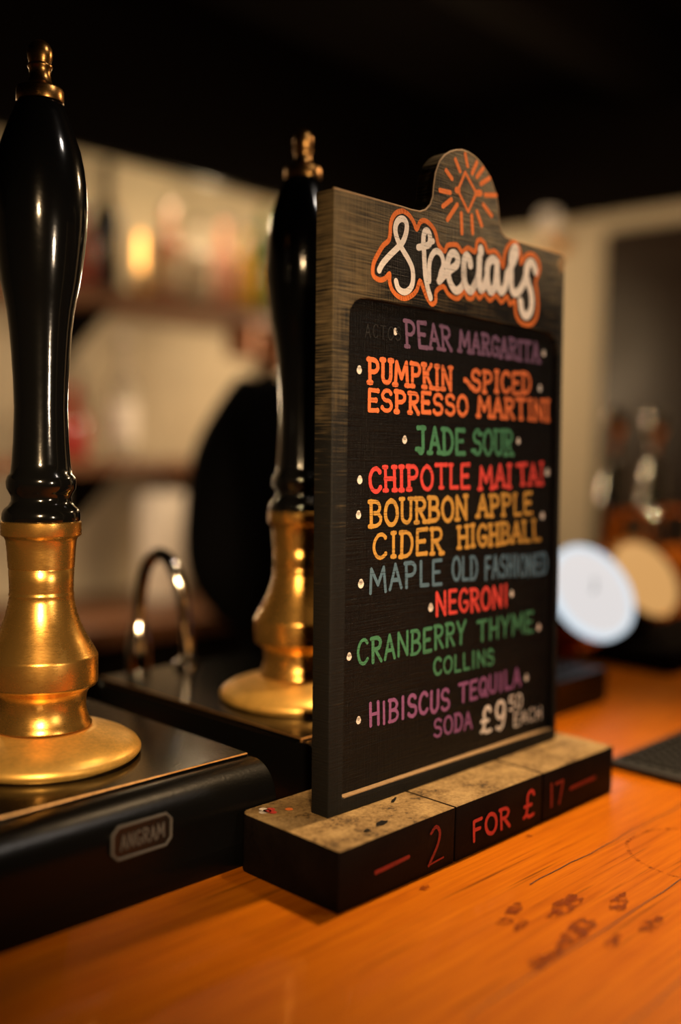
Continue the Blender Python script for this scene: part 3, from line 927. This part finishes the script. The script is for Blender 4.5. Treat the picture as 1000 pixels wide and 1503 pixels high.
PEDESTAL = [(0.0, 0.2004), (0.0230, 0.2004), (0.0238, 0.1998), (0.0238, 0.1922), (0.0236, 0.1918), (0.0216, 0.1905), (0.0209, 0.1885), (0.0203, 0.1830), (0.0199, 0.1760), (0.0196, 0.1722), (0.0191, 0.1719), (0.0191, 0.1714), (0.0194, 0.1710), (0.0191, 0.1640), (0.0190, 0.1580), (0.0189, 0.1574), (0.0193, 0.1564), (0.0193, 0.1554), (0.0190, 0.1545), (0.0196, 0.1517), (0.0211, 0.1444), (0.0238, 0.1368), (0.0277, 0.1290), (0.0318, 0.1218), (0.0331, 0.1192), (0.0336, 0.1184), (0.0337, 0.1176), (0.0336, 0.1026), (0.0334, 0.1016), (0.0326, 0.1004), (0.0290, 0.0982), (0.0278, 0.0965), (0.0268, 0.0940), (0.0263, 0.0900), (0.0264, 0.0860), (0.0272, 0.0822), (0.0284, 0.0790), (0.0299, 0.0764), (0.0299, 0.0756), (0.0294, 0.0752)]
FLANGE = [(0.0296, 0.0750), (0.0306, 0.0752), (0.0330, 0.0742), (0.0395, 0.0722), (0.0470, 0.0698), (0.0540, 0.0668), (0.0582, 0.0640), (0.0598, 0.0616), (0.0598, 0.0600), (0.0590, 0.0588), (0.0570, 0.0582), (0.0570, PLZ)]


def hand_pump(px, py, x0, x1, label, badge):
    """px, py: axis of the lever; x0..x1: ends of the casing"""
    root = thing('beer_hand_pump', label, 'beer pump', (px, py, 0), 0, 'hand pumps on the bar')
    X0, X1 = x0 - px, x1 - px
    F, BK = 0.4465 - py, 0.71 - py
    # casing: rounded front shoulder swept along the bar
    prof = [(F, 0.0), (F, 0.0145), (F + 0.0005, 0.0152), (F + 0.0005, 0.0335)]
    R = 0.0225
    prof += [(F + 0.0005 + R - R * math.cos(k * math.pi / 20), 0.0335 + R * math.sin(k * math.pi / 20)) for k in range(1, 11)]
    prof += [(0.474 - py, 0.0552), (0.476 - py, 0.0530), (BK, 0.0530), (BK, 0.0)]
    bm = bmesh.new()
    prism(bm, prof, X0, X1, lambda a, b, s: (s, a, b))
    es = [e for e in bm.edges if all(abs(v.co.x - X0) < 1e-6 for v in e.verts) or all(abs(v.co.x - X1) < 1e-6 for v in e.verts)]
    bmesh.ops.bevel(bm, geom=es, offset=0.0012, segments=2, profile=0.5, affect='EDGES')
    casing = link('casing', bm, M['casing'], root)
    bm = bmesh.new()
    box(bm, X0 + 0.001, X1 - 0.001, 0.4725 - py, BK - 0.001, 0.0530, PLZ, 0.0)
    es = list(bm.edges)
    r = bmesh.ops.bevel(bm, geom=es, offset=0.0007, segments=1, affect='EDGES')
    for f in r['faces']:
        f.material_index = 1
    link('top_plate', bm, [M['plate'], M['edge']], root, smooth=False)
    link('flange', lathe(bmesh.new(), list(reversed(FLANGE)), 72), M['satin'], root)
    lean = Matrix.Rotation(-math.atan(0.0224), 4, 'X')
    for nm, pf, mt in (('pedestal', PEDESTAL, 'brass'), ('handle', HANDLE, 'lacquer'), ('finial', FINIAL, 'bronze')):
        o = link(nm, lathe(bmesh.new(), [(r_, z - PLZ) for r_, z in reversed(pf)], 64), M[mt], root, angle=50)
        o.location = (0, 0, PLZ)
        o.rotation_euler = (-math.atan(0.0224), 0, 0)
    # swan neck at the barman's side
    bm = bmesh.new()
    p = smooth_path([(0.003, 0.140, PLZ - 0.004), (0.002, 0.141, 0.080), (0.000, 0.146, 0.118), (-0.003, 0.156, 0.143), (-0.005, 0.167, 0.152), (-0.007, 0.178, 0.150), (-0.009, 0.188, 0.136), (-0.010, 0.193, 0.110), (-0.010, 0.194, 0.088)], 6)
    tube(bm, p, 0.0058, 16)
    sn = link('swan_neck', bm, M['chrome'], root)
    link('sparkler', lathe(bmesh.new(), [(0.0, 0.046), (0.0092, 0.0462), (0.0110, 0.050), (0.0112, 0.066), (0.0090, 0.082), (0.0066, 0.090), (0.0, 0.091)], 24, (-0.010, 0.194, 0)), M['chrome'], sn)
    link('collar', lathe(bmesh.new(), [(0.0, PLZ - 0.001), (0.012, PLZ - 0.001), (0.012, PLZ + 0.004), (0.008, PLZ + 0.007), (0.0, PLZ + 0.007)], 24, (0.003, 0.140, 0)), M['chrome'], sn)
    # maker's badge
    if badge:
        bx0, bx1, bz0, bz1 = 0.3028 - px, 0.3408 - px, 0.0290, 0.0465
        Y = F + 0.0005

        def fr(a, b, s):
            return (a, Y - s, b)
        c = 0.0035
        octo = [(bx0 + c, bz0), (bx1 - c, bz0), (bx1, bz0 + c), (bx1, bz1 - c), (bx1 - c, bz1), (bx0 + c, bz1), (bx0, bz1 - c), (bx0, bz0 + c)]
        bm = bmesh.new()
        prism(bm, octo, -0.001, 0.0016, fr)
        bd = link('maker_badge', bm, M['cap'], root, smooth=False)
        bm = bmesh.new()
        loop = octo + [octo[0]]
        tube(bm, [(a, Y - 0.0017, b) for a, b in loop], 0.0008, 8)
        link('badge_rim', bm, M['pewter'], bd)['label'] = 'dull grey raised rim'
        bm = bmesh.new()
        PBd = lambda a, b: (a, Y - 0.0019, b)
        word(bm, 'ANGRAM', [((bx0 + 0.0045) * 1000, 42.0), ((bx0 + 0.0045) * 1000, 33.6), ((bx1 - 0.004) * 1000, 42.0), ((bx1 - 0.004) * 1000, 33.6)], 0.0011, PBd, 1.0, False, random.Random(1), 0.3)
        link('badge_lettering', bm, M['pewter'], bd, smooth=False)['label'] = 'grey capitals reading ANGRAM'
    return root


hand_pump(0.3253, 0.5550, 0.225, 0.4218, 'nearer beer hand pump with black handle and a small maker badge on its casing', True)
hand_pump(0.5440, 0.5550, 0.4665, 0.640, 'beer hand pump with black handle and brass pedestal standing behind the specials board', False)

# ------------------------------------------------------------------ bar mat
mat_o = thing('bar_mat', 'black ribbed rubber bar mat lying past the right end of the board', 'bar mat', (0.735, 0.17, 0))
bm = bmesh.new()
box(bm, 0, 0.5, 0, 0.226, 0, 0.006, 0.002)
link('mat_body', bm, M['rubber'], mat_o)
bm = bmesh.new()
for i in range(46):
    for j in range(20):
        x, y = 0.014 + i * 0.0105, 0.014 + j * 0.0105
        box(bm, x, x + 0.006, y, y + 0.006, 0.0055, 0.0085)
link('stud_pattern', bm, M['rubber'], mat_o, smooth=False)

# ------------------------------------------------------------------ drip tray and lit beer fonts
tray = thing('drip_tray', 'dark drip tray with rounded end and grey metal grid behind the board', 'drip tray', (0.79, 0.505, 0))
bm = bmesh.new()
ol = [(0.145, 0.0), (0.145, 0.18), (0.0, 0.18)] + [(0.0, 0.05)] + [(0.05 - 0.05 * math.cos(k * math.pi / 16), 0.05 - 0.05 * math.sin(k * math.pi / 16)) for k in range(1, 9)]
ol = [(a, b) for a, b in ol]
prism(bm, ol, 0, 0.034, lambda a, b, s: (a, b, s))
bmesh.ops.bevel(bm, geom=list(bm.edges), offset=0.003, segments=2, affect='EDGES')
link('tray_body', bm, M['casing'], tray)
bm = bmesh.new()
for k in range(15):
    box(bm, 0.03, 0.130, 0.016 + k * 0.0105, 0.021 + k * 0.0105, 0.033, 0.0365)
link('grid', bm, M['steel'], tray, smooth=False)['label'] = 'grey metal grid'

NLENS = Vector((-0.239, -0.747, 0.473)).normalized()


def beer_font(cx, cy, cz, r, face_mat, ring_mat, label, mark, z0=0.0):
    cz -= z0
    root = thing('beer_font', label, 'beer font', (cx, cy, z0), 0, 'round fronted beer fonts')
    c = Vector((0, 0, cz))
    N = NLENS
    bm = bmesh.new()
    lathe(bm, [(0.0, -0.075), (r * 0.80, -0.075), (r * 0.98, -0.060), (r * 1.02, -0.03), (r * 1.02, -0.004), (0, -0.004)], 56, c, N)
    link('lens_housing', bm, M['copper'], root)
    bm = bmesh.new()
    lathe(bm, [(r * 0.94, -0.006), (r * 1.06, -0.006), (r * 1.06, 0.002), (r * 1.0, 0.004), (r * 0.94, 0.001)], 56, c, N, False, False)
    link('lens_rim', bm, M[ring_mat], root)
    bm = bmesh.new()
    lathe(bm, [(r * 0.95, -0.004), (r * 0.95, 0.0), (r * 0.6, 0.002), (0, 0.0028)], 56, c, N, True)
    ln = link('lens_face', bm, M[face_mat], root)
    if mark:
        side = N.cross(Vector((0, 0, 1))).normalized()
        upv = side.cross(N).normalized()
        bm = bmesh.new()
        PM = lambda a, b: c + N * 0.0034 - side * a + upv * b
        stroke(bm, [(0.006, 0.013), (0.001, 0.0), (-0.003, -0.001)], 0.0022, PM)
        link('face_mark', bm, M['cap'], ln, smooth=False)['label'] = 'small dark mark'
    back = c - N * 0.065
    bm = bmesh.new()
    lathe(bm, [(0.0, 0), (0.045, 0), (0.045, 0.008), (0.026, 0.016), (0.022, 0.03), (0.022, max(0.034, back.z))], 32, (back.x, back.y, 0))
    link('column', bm, M['bronze'], root)
    return root


beer_font(0.9926, 0.560, 0.101, 0.052, 'lit_lens', 'lit_rim', 'beer font with round white lit face beside the right edge of the board', True)
beer_font(1.165, 0.585, 0.100, 0.052, 'lit_gold', 'brass', 'beer font with round golden face at the right edge of the photo', False, 0.0282)
bm = bmesh.new()
box(bm, 0.0, 1.2, 0.0, 0.13, 0.0, 0.028, 0.004)
o = tag(link('font_plinth', bm, M['dark_timber']), 'dark timber plinth under the golden faced beer font', 'plinth')
o.location = (1.10, 0.515, 0)


def tall_tap(x, y, label):
    root = thing('beer_tap', label, 'beer tap', (x, y, 0), 0, 'tall chrome taps')
    link('tap_column', lathe(bmesh.new(), [(0.0, 0), (0.034, 0), (0.034, 0.01), (0.019, 0.02), (0.017, 0.15), (0.021, 0.16), (0.021, 0.185), (0.017, 0.195), (0.015, 0.24), (0.0, 0.25)], 32), M['chrome'], root)
    link('tap_knob', lathe(bmesh.new(), [(0.0, 0.245), (0.008, 0.245), (0.009, 0.275), (0.014, 0.285), (0.018, 0.300), (0.014, 0.316), (0.0, 0.322)], 32), M['chrome'], root)
    bm = bmesh.new()
    tube(bm, smooth_path([(0, -0.014, 0.172), (0, -0.05, 0.172), (0, -0.066, 0.160), (0, -0.070, 0.12)], 5), 0.008, 12)
    link('spout', bm, M['chrome'], root)


bm = bmesh.new()
box(bm, 0, 1.32, 0, 0.018, 0, 0.095, 0.005, 3)
o = tag(link('back_rail', bm, M['bar']), 'low reddish timber rail along the back edge of the bar behind the lit fonts', 'rail')
o.location = (0.92, 0.776, 0)
tall_tap(1.350, 0.735, 'tall chrome beer tap above the white lit font, nearer the board')
tall_tap(1.475, 0.735, 'tall chrome beer tap further along the bar, above the golden faced font')

# ------------------------------------------------------------------ back bar
bk = thing('back_counter', 'dark timber counter along the back wall behind the bar', 'counter', (0.3, 1.86, FLOOR))
bm = bmesh.new()
box(bm, 0, 2.25, 0, 0.455, 0.86, 0.90, 0.004)
link('counter_top', bm, M['shelf'], bk)
bm = bmesh.new()
box(bm, 0.02, 2.23, 0.04, 0.455, 0, 0.86)
link('cabinet_body', bm, M['dark_timber'], bk)
for k in range(3):
    bm = bmesh.new()
    box(bm, 0.05 + k * 0.66, 0.05 + k * 0.66 + 0.62, 0.022, 0.042, 0.08, 0.82, 0.004)
    d = link('cabinet_door', bm, M['dark_timber'], bk)
    link('knob', lathe(bmesh.new(), [(0.0, 0.0), (0.006, 0.0), (0.006, 0.012), (0.013, 0.018), (0.010, 0.028), (0, 0.03)], 16, (0.05 + k * 0.66 + 0.56, 0.022, 0.5), (0, -1, 0)), M['brass'], d)
BCZ = FLOOR + 0.90


def shelf(name, x0, x1, z, label, y0=2.02):
    root = thing(name, label, 'shelf', (x0, y0, z))
    bm = bmesh.new()
    box(bm, 0, x1 - x0, 0, WALL_Y - y0 - 0.002, -0.032, 0, 0.003)
    link('shelf_board', bm, M['shelf'], root)
    n = 3
    for k in range(n):
        bx = 0.12 + k * (x1 - x0 - 0.24) / (n - 1)
        bm = bmesh.new()
        prism(bm, [(0.04, -0.032), (WALL_Y - y0 - 0.002, -0.032), (WALL_Y - y0 - 0.002, -0.19), (WALL_Y - y0 - 0.03, -0.17)], bx - 0.012, bx + 0.012, lambda a, b, s: (s, a, b))
        link('bracket', bm, M['dark_timber'], root, smooth=False)


SH1, SH2 = 0.600, 0.205
shelf('wall_shelf', 0.55, 2.2, SH1, 'upper brown timber wall shelf crowded with bottles')
shelf('wall_shelf', 0.75, 2.1, SH2, 'lower brown timber wall shelf beneath the bottle shelf', 2.06)


def bottle(x, y, z, h, r, gm, label, group, lab=True, cap='cap', neck=0.30, name='bottle'):
    root = thing(name, label, 'bottle', (x, y, z), random.uniform(0, 6), group)
    hb, hs = h * (1 - neck - 0.14), h * (1 - neck)
    prof = [(0, 0.004), (r * 0.5, 0.001), (r * 0.94, 0), (r, r * 0.15), (r, hb), (r * 0.96, hb + (hs - hb) * 0.3), (r * 0.75, hb + (hs - hb) * 0.62), (r * 0.42, hs), (r * 0.36, hs + 0.01), (r * 0.34, h * 0.93), (r * 0.42, h * 0.935), (r * 0.42, h * 0.955), (0, h * 0.955)]
    link('glass_body', lathe(bmesh.new(), prof, 28), M[gm], root)
    link('stopper', lathe(bmesh.new(), [(0, h * 0.95), (r * 0.44, h * 0.95), (r * 0.44, h * 0.995), (r * 0.38, h), (0, h)], 20), M[cap], root)
    if lab:
        link('paper_label', lathe(bmesh.new(), [(r * 1.012, h * 0.14), (r * 1.012, hb * 0.82)], 28, cap0=False, cap1=False), M[lab if isinstance(lab, str) else 'label'], root)
    return root


G1 = 'bottles on the upper shelf'
YB = 2.13
for x, h, r, gm, lab, cap, lb in [
    (1.338, 0.20, 0.034, 'g_red', False, 'cap', 'short red bottle on the upper shelf beside the nearer pump handle'),
    (1.412, 0.315, 0.034, 'g_dark', False, 'cap', 'tall dark bottle on the upper shelf, left of the glowing amber lamp'),
    (1.590, 0.25, 0.036, 'g_pink', True, 'paper', 'pinkish bottle with white cap on the upper shelf, right of the glowing amber lamp'),
    (1.675, 0.22, 0.038, 'g_clear', True, 'cap', 'clear bottle with cream label on the upper shelf, second right of the amber lamp'),
    (1.760, 0.24, 0.036, 'g_pink', False, 'cap', 'pale pink bottle on the upper shelf, third right of the amber lamp'),
    (1.840, 0.23, 0.036, 'g_yellow', False, 'cap', 'yellow bottle on the upper shelf beside the second pump handle'),
    (1.915, 0.31, 0.037, 'g_green', False, 'brass', 'tall green bottle on the upper shelf against the second pump handle'),
]:
    bottle(x, YB + random.uniform(-0.015, 0.02), SH1, h, r, gm, lb, G1, lab, cap)
M['filament'] = lit('glowing_filament', (1.0, 0.42, 0.085), 3.0)
M['tubeglass'] = glass('lamp_glass', (1.0, 0.85, 0.6), 1.0, 0.0)
al = thing('filament_lamp', 'amber lamp glowing on the upper shelf between the bottles, right of the nearer pump handle', 'lamp', (1.486, 2.10, SH1))
link('lamp_base', lathe(bmesh.new(), [(0, 0), (0.032, 0), (0.032, 0.012), (0.018, 0.02), (0.018, 0.045), (0, 0.046)], 28), M['bronze'], al)
link('filament', lathe(bmesh.new(), [(0, 0.068), (0.006, 0.068), (0.006, 0.152), (0, 0.152)], 14), M['filament'], al)
link('filament_stem', lathe(bmesh.new(), [(0, 0.04), (0.003, 0.04), (0.003, 0.069), (0, 0.069)], 10), M['bronze'], al)
G2 = 'bottles on the lower shelf'
for x, h, r, gm, lab, cap, lb in [
    (1.26, 0.24, 0.036, 'g_pink', True, 'cap', 'pale pink bottle on the lower shelf at the edge of the nearer pump handle'),
    (1.345, 0.17, 0.040, 'g_red', 'red', 'red', 'short red bottle on the lower shelf'),
    (1.487, 0.31, 0.038, 'g_clear', 'paper', 'paper', 'tall pale bottle with white label and white cap on the lower shelf'),
]:
    bottle(x, 2.17, SH2, h, r, gm, lb, G2, lab, cap)

wl = thing('wall_lamp', 'small pale frosted lamp high on the cream end wall beyond the board', 'wall lamp', (END_X, 1.616, 0.87))
link('arm', tube(bmesh.new(), smooth_path([(0, 0, -0.02), (-0.05, 0, -0.03), (-0.07, 0, 0.0)], 5), 0.006, 10), M['bronze'], wl)
link('back_plate', lathe(bmesh.new(), [(0, 0), (0.03, 0), (0.028, 0.008), (0, 0.01)], 24, (0, 0, -0.02), (-1, 0, 0)), M['bronze'], wl)
M['frost'] = lit('frosted_lamp_glass', (0.95, 0.62, 0.34), 0.2)
link('frosted_shade', lathe(bmesh.new(), [(0, 0.0), (0.018, 0.0), (0.026, 0.02), (0.03, 0.05), (0.024, 0.06), (0, 0.06)], 24, (-0.07, 0, 0.0)), M['frost'], wl)

roll = thing('paper_towel_roll', 'white paper towel roll standing on the back counter below the lower shelf', 'paper towel', (1.566, 2.11, BCZ))
link('paper', lathe(bmesh.new(), [(0.02, 0.008), (0.056, 0.008), (0.058, 0.012), (0.058, 0.27), (0.056, 0.274), (0.02, 0.274)], 40), M['paper'], roll)
link('holder', lathe(bmesh.new(), [(0, 0), (0.07, 0), (0.07, 0.008), (0.008, 0.0085), (0.008, 0.31), (0.014, 0.315), (0.014, 0.33), (0, 0.333)], 32), M['steel'], roll)

for x, z, lb in ((1.78, 0.475, 'copper mug added for a warm glint under the upper shelf, left of its neighbour'), (1.90, 0.462, 'copper mug added for a warm glint under the upper shelf beside the second pump handle')):  # mug shapes added to carry two warm glints below the shelf
    mg = thing('glint_mug', lb, 'mug', (x, 2.06, z), 0, 'mugs added for glints under the upper shelf')
    link('cup', lathe(bmesh.new(), [(0, 0.0), (0.034, 0.0), (0.040, 0.006), (0.041, 0.085), (0.0385, 0.085), (0.037, 0.008), (0, 0.006)], 32), M['mugc'], mg)
    bm = bmesh.new()
    tube(bm, smooth_path([(0.039, 0, 0.070), (0.060, 0, 0.068), (0.066, 0, 0.045), (0.058, 0, 0.022), (0.039, 0, 0.018)], 5), 0.0045, 10)
    link('handle', bm, M['mugc'], mg)
    bm = bmesh.new()
    tube(bm, smooth_path([(0.061, 0, 0.066), (0.063, 0, 0.074), (0.056, 0, 0.080), (0.052, 0, SH1 - 0.032 - z)], 5), 0.002, 8)
    link('hook', bm, M['chrome'], mg)


# ------------------------------------------------------------------ person behind the bar
def skin_mesh(name, verts, edges, radii, root, m, parent, levels=2):
    me = bpy.data.meshes.new(name)
    me.from_pydata([Vector(v) for v in verts], edges, [])
    o = bpy.data.objects.new(name, me)
    COL.objects.link(o)
    md = o.modifiers.new('skin', 'SKIN')
    md.use_smooth_shade = True
    sv = me.skin_vertices[0].data
    for i, r in enumerate(radii):
        sv[i].radius = r if isinstance(r, tuple) else (r, r)
        sv[i].use_root = (i == root)
    sb = o.modifiers.new('sub', 'SUBSURF')
    sb.levels = sb.render_levels = levels
    dg = bpy.context.evaluated_depsgraph_get()
    me2 = bpy.data.meshes.new_from_object(o.evaluated_get(dg))
    bpy.data.objects.remove(o)
    me2.name = name
    me2.materials.clear()
    me2.materials.append(m)
    me2.polygons.foreach_set('use_smooth', [True] * len(me2.polygons))
    q = bpy.data.objects.new(name, me2)
    COL.objects.link(q)
    q.parent = parent
    return q


# local frame: x to the person's right side of the photo, y away from the camera (the way they face), z up from the floor
per = thing('person', 'person in a black long sleeved top standing behind the bar beyond the second pump', 'person', (1.186, 1.100, FLOOR), -math.radians(46.5))
per.scale = (0.96, 0.96, 0.965)
V, E, R = [], [], []


def chain(pts, start=None):
    prev = start
    for p, r in pts:
        V.append(p)
        R.append(r)
        i = len(V) - 1
        if prev is not None:
            E.append((prev, i))
        prev = i
    return prev


pel = chain([((0, 0, 0.95), (0.150, 0.105))])
spine = chain([((0, -0.01, 1.08), (0.140, 0.10)), ((0, -0.015, 1.22), (0.155, 0.108)), ((0, -0.01, 1.34), (0.165, 0.10)), ((0, 0.0, 1.415), (0.10, 0.08))], pel)
neck = chain([((0, 0.022, 1.470), (0.056, 0.058)), ((0, 0.06, 1.52), (0.054, 0.056))], spine)
chest = spine - 1
for s in (-1, 1):
    hip = chain([((0.095 * s, 0.0, 0.88), (0.098, 0.098)), ((0.10 * s, 0.005, 0.66), (0.076, 0.08)), ((0.10 * s, 0.015, 0.49), (0.056, 0.060)), ((0.105 * s, -0.01, 0.32), (0.054, 0.058)), ((0.105 * s, -0.015, 0.10), (0.036, 0.040))], pel)
    foot = chain([((0.11 * s, 0.03, 0.045), (0.040, 0.036)), ((0.12 * s, 0.14, 0.028), (0.040, 0.026))], hip)
    sh = chain([((0.165 * s, 0.0, 1.405), (0.060, 0.058)), ((0.205 * s, -0.01, 1.33), (0.054, 0.054)), ((0.222 * s, -0.02, 1.15), (0.043, 0.043)), ((0.20 * s, 0.10, 1.07), (0.036, 0.036)), ((0.16 * s, 0.21, 1.02), (0.027, 0.025)), ((0.15 * s, 0.25, 1.00), (0.034, 0.020)), ((0.147 * s, 0.30, 0.985), (0.036, 0.014))], chest)
    for k, (dx, ln) in enumerate(((-0.028, 0.066), (-0.010, 0.076), (0.009, 0.072), (0.027, 0.056))):
        bx = 0.147 * s + dx
        chain([((bx, 0.322, 0.980), (0.0088, 0.0088)), ((bx + dx * 0.12, 0.322 + ln * 0.5, 0.972), (0.0083, 0.0083)), ((bx + dx * 0.15, 0.322 + ln * 0.85, 0.950), (0.0075, 0.0075))], sh)
    chain([((0.150 * s - 0.034 * s, 0.275, 0.985), (0.011, 0.011)), ((0.150 * s - 0.055 * s, 0.305, 0.972), (0.0098, 0.0098)), ((0.150 * s - 0.060 * s, 0.332, 0.960), (0.0085, 0.0085))], sh - 1)
chain([((0, 0.085, 1.555), (0.066, 0.075)), ((0, 0.100, 1.613), (0.076, 0.094)), ((0, 0.100, 1.670), (0.068, 0.086)), ((0, 0.098, 1.700), (0.040, 0.052))], neck)
body = skin_mesh('body', V, E, R, pel, M['skin'], per)
# face: nose, ears and eyes on the head
bm = bmesh.new()
tube(bm, [(0, 0.190, 1.633), (0, 0.204, 1.608), (0, 0.208, 1.593), (0, 0.190, 1.586)], [0.007, 0.010, 0.013, 0.008], 10)
link('nose', bm, M['skin'], body)
M['eye'] = plain('dark_eye', (0.05, 0.025, 0.02), 0.2)
M['lips'] = plain('lips', (0.35, 0.12, 0.09), 0.4)
for s in (-1, 1):
    bm = bmesh.new()
    lathe(bm, [(0, -0.006), (0.018, -0.005), (0.026, 0), (0.020, 0.006), (0.008, 0.003), (0, 0.002)], 18, (0.078 * s, 0.092, 1.613), (s, -0.3, 0))
    link('ear', bm, M['skin'], body)
    bm = bmesh.new()
    lathe(bm, [(0, -0.011), (0.008, -0.008), (0.011, 0), (0.008, 0.008), (0, 0.011)], 14, (0.031 * s, 0.179, 1.628), (0, 1, 0))
    link('eye', bm, M['eye'], body)
bm = bmesh.new()
tube(bm, [(-0.024, 0.182, 1.563), (0, 0.190, 1.560), (0.024, 0.182, 1.563)], [0.003, 0.006, 0.003], 8)
link('mouth', bm, M['lips'], body)
# clothing: the same skeleton a little thicker
VT, ET, RT = [], [], []
V, E, R = VT, ET, RT
pel = chain([((0, 0, 0.92), (0.185, 0.128))])
spine = chain([((0, -0.01, 1.08), (0.190, 0.125)), ((0, -0.015, 1.22), (0.195, 0.128)), ((0, -0.01, 1.34), (0.185, 0.118)), ((0, 0.0, 1.425), (0.105, 0.088)), ((0, 0.008, 1.462), (0.066, 0.068))], pel)
for s in (-1, 1):
    chain([((0.168 * s, 0.0, 1.402), (0.072, 0.070)), ((0.210 * s, -0.01, 1.33), (0.066, 0.066)), ((0.224 * s, -0.02, 1.15), (0.055, 0.056)), ((0.20 * s, 0.10, 1.07), (0.046, 0.046)), ((0.163 * s, 0.20, 1.025), (0.036, 0.034))], spine - 2)
skin_mesh('long_sleeved_top', V, E, R, pel, M['blackcloth'], per)
V, E, R = [], [], []
pel = chain([((0, 0, 0.97), (0.160, 0.115))])
for s in (-1, 1):
    chain([((0.097 * s, 0.0, 0.86), (0.110, 0.110)), ((0.10 * s, 0.005, 0.66), (0.088, 0.092)), ((0.10 * s, 0.015, 0.49), (0.070, 0.074)), ((0.105 * s, -0.01, 0.30), (0.068, 0.072)), ((0.105 * s, -0.015, 0.06), (0.060, 0.062))], pel)
skin_mesh('trousers', V, E, R, pel, M['blackcloth'], per)
for s in (-1, 1):
    bm = bmesh.new()
    sh_ = [(-0.045, -0.06), (0.045, -0.06), (0.05, 0.05), (0.045, 0.15), (0.02, 0.20), (-0.02, 0.20), (-0.045, 0.15), (-0.05, 0.05)]
    prism(bm, sh_, 0.0, 0.075, lambda a, b, q: (0.11 * s + a, b, q if b < 0.1 else q * 0.75))
    bmesh.ops.bevel(bm, geom=list(bm.edges), offset=0.012, segments=3, affect='EDGES')
    link('shoe', bm, M['cap'], per)
bm = bmesh.new()
bmesh.ops.create_uvsphere(bm, u_segments=28, v_segments=18, radius=1.0)
for v in bm.verts:
    v.co = Vector((v.co.x * 0.085, v.co.y * 0.104, v.co.z * 0.098))
bmesh.ops.delete(bm, geom=[v for v in bm.verts if v.co.y > 0.045 and v.co.z < 0.045 or v.co.z < -0.075], context='VERTS')
hr = link('hair', bm, M['hair'], per)
hr.location = (0, 0.092, 1.636)
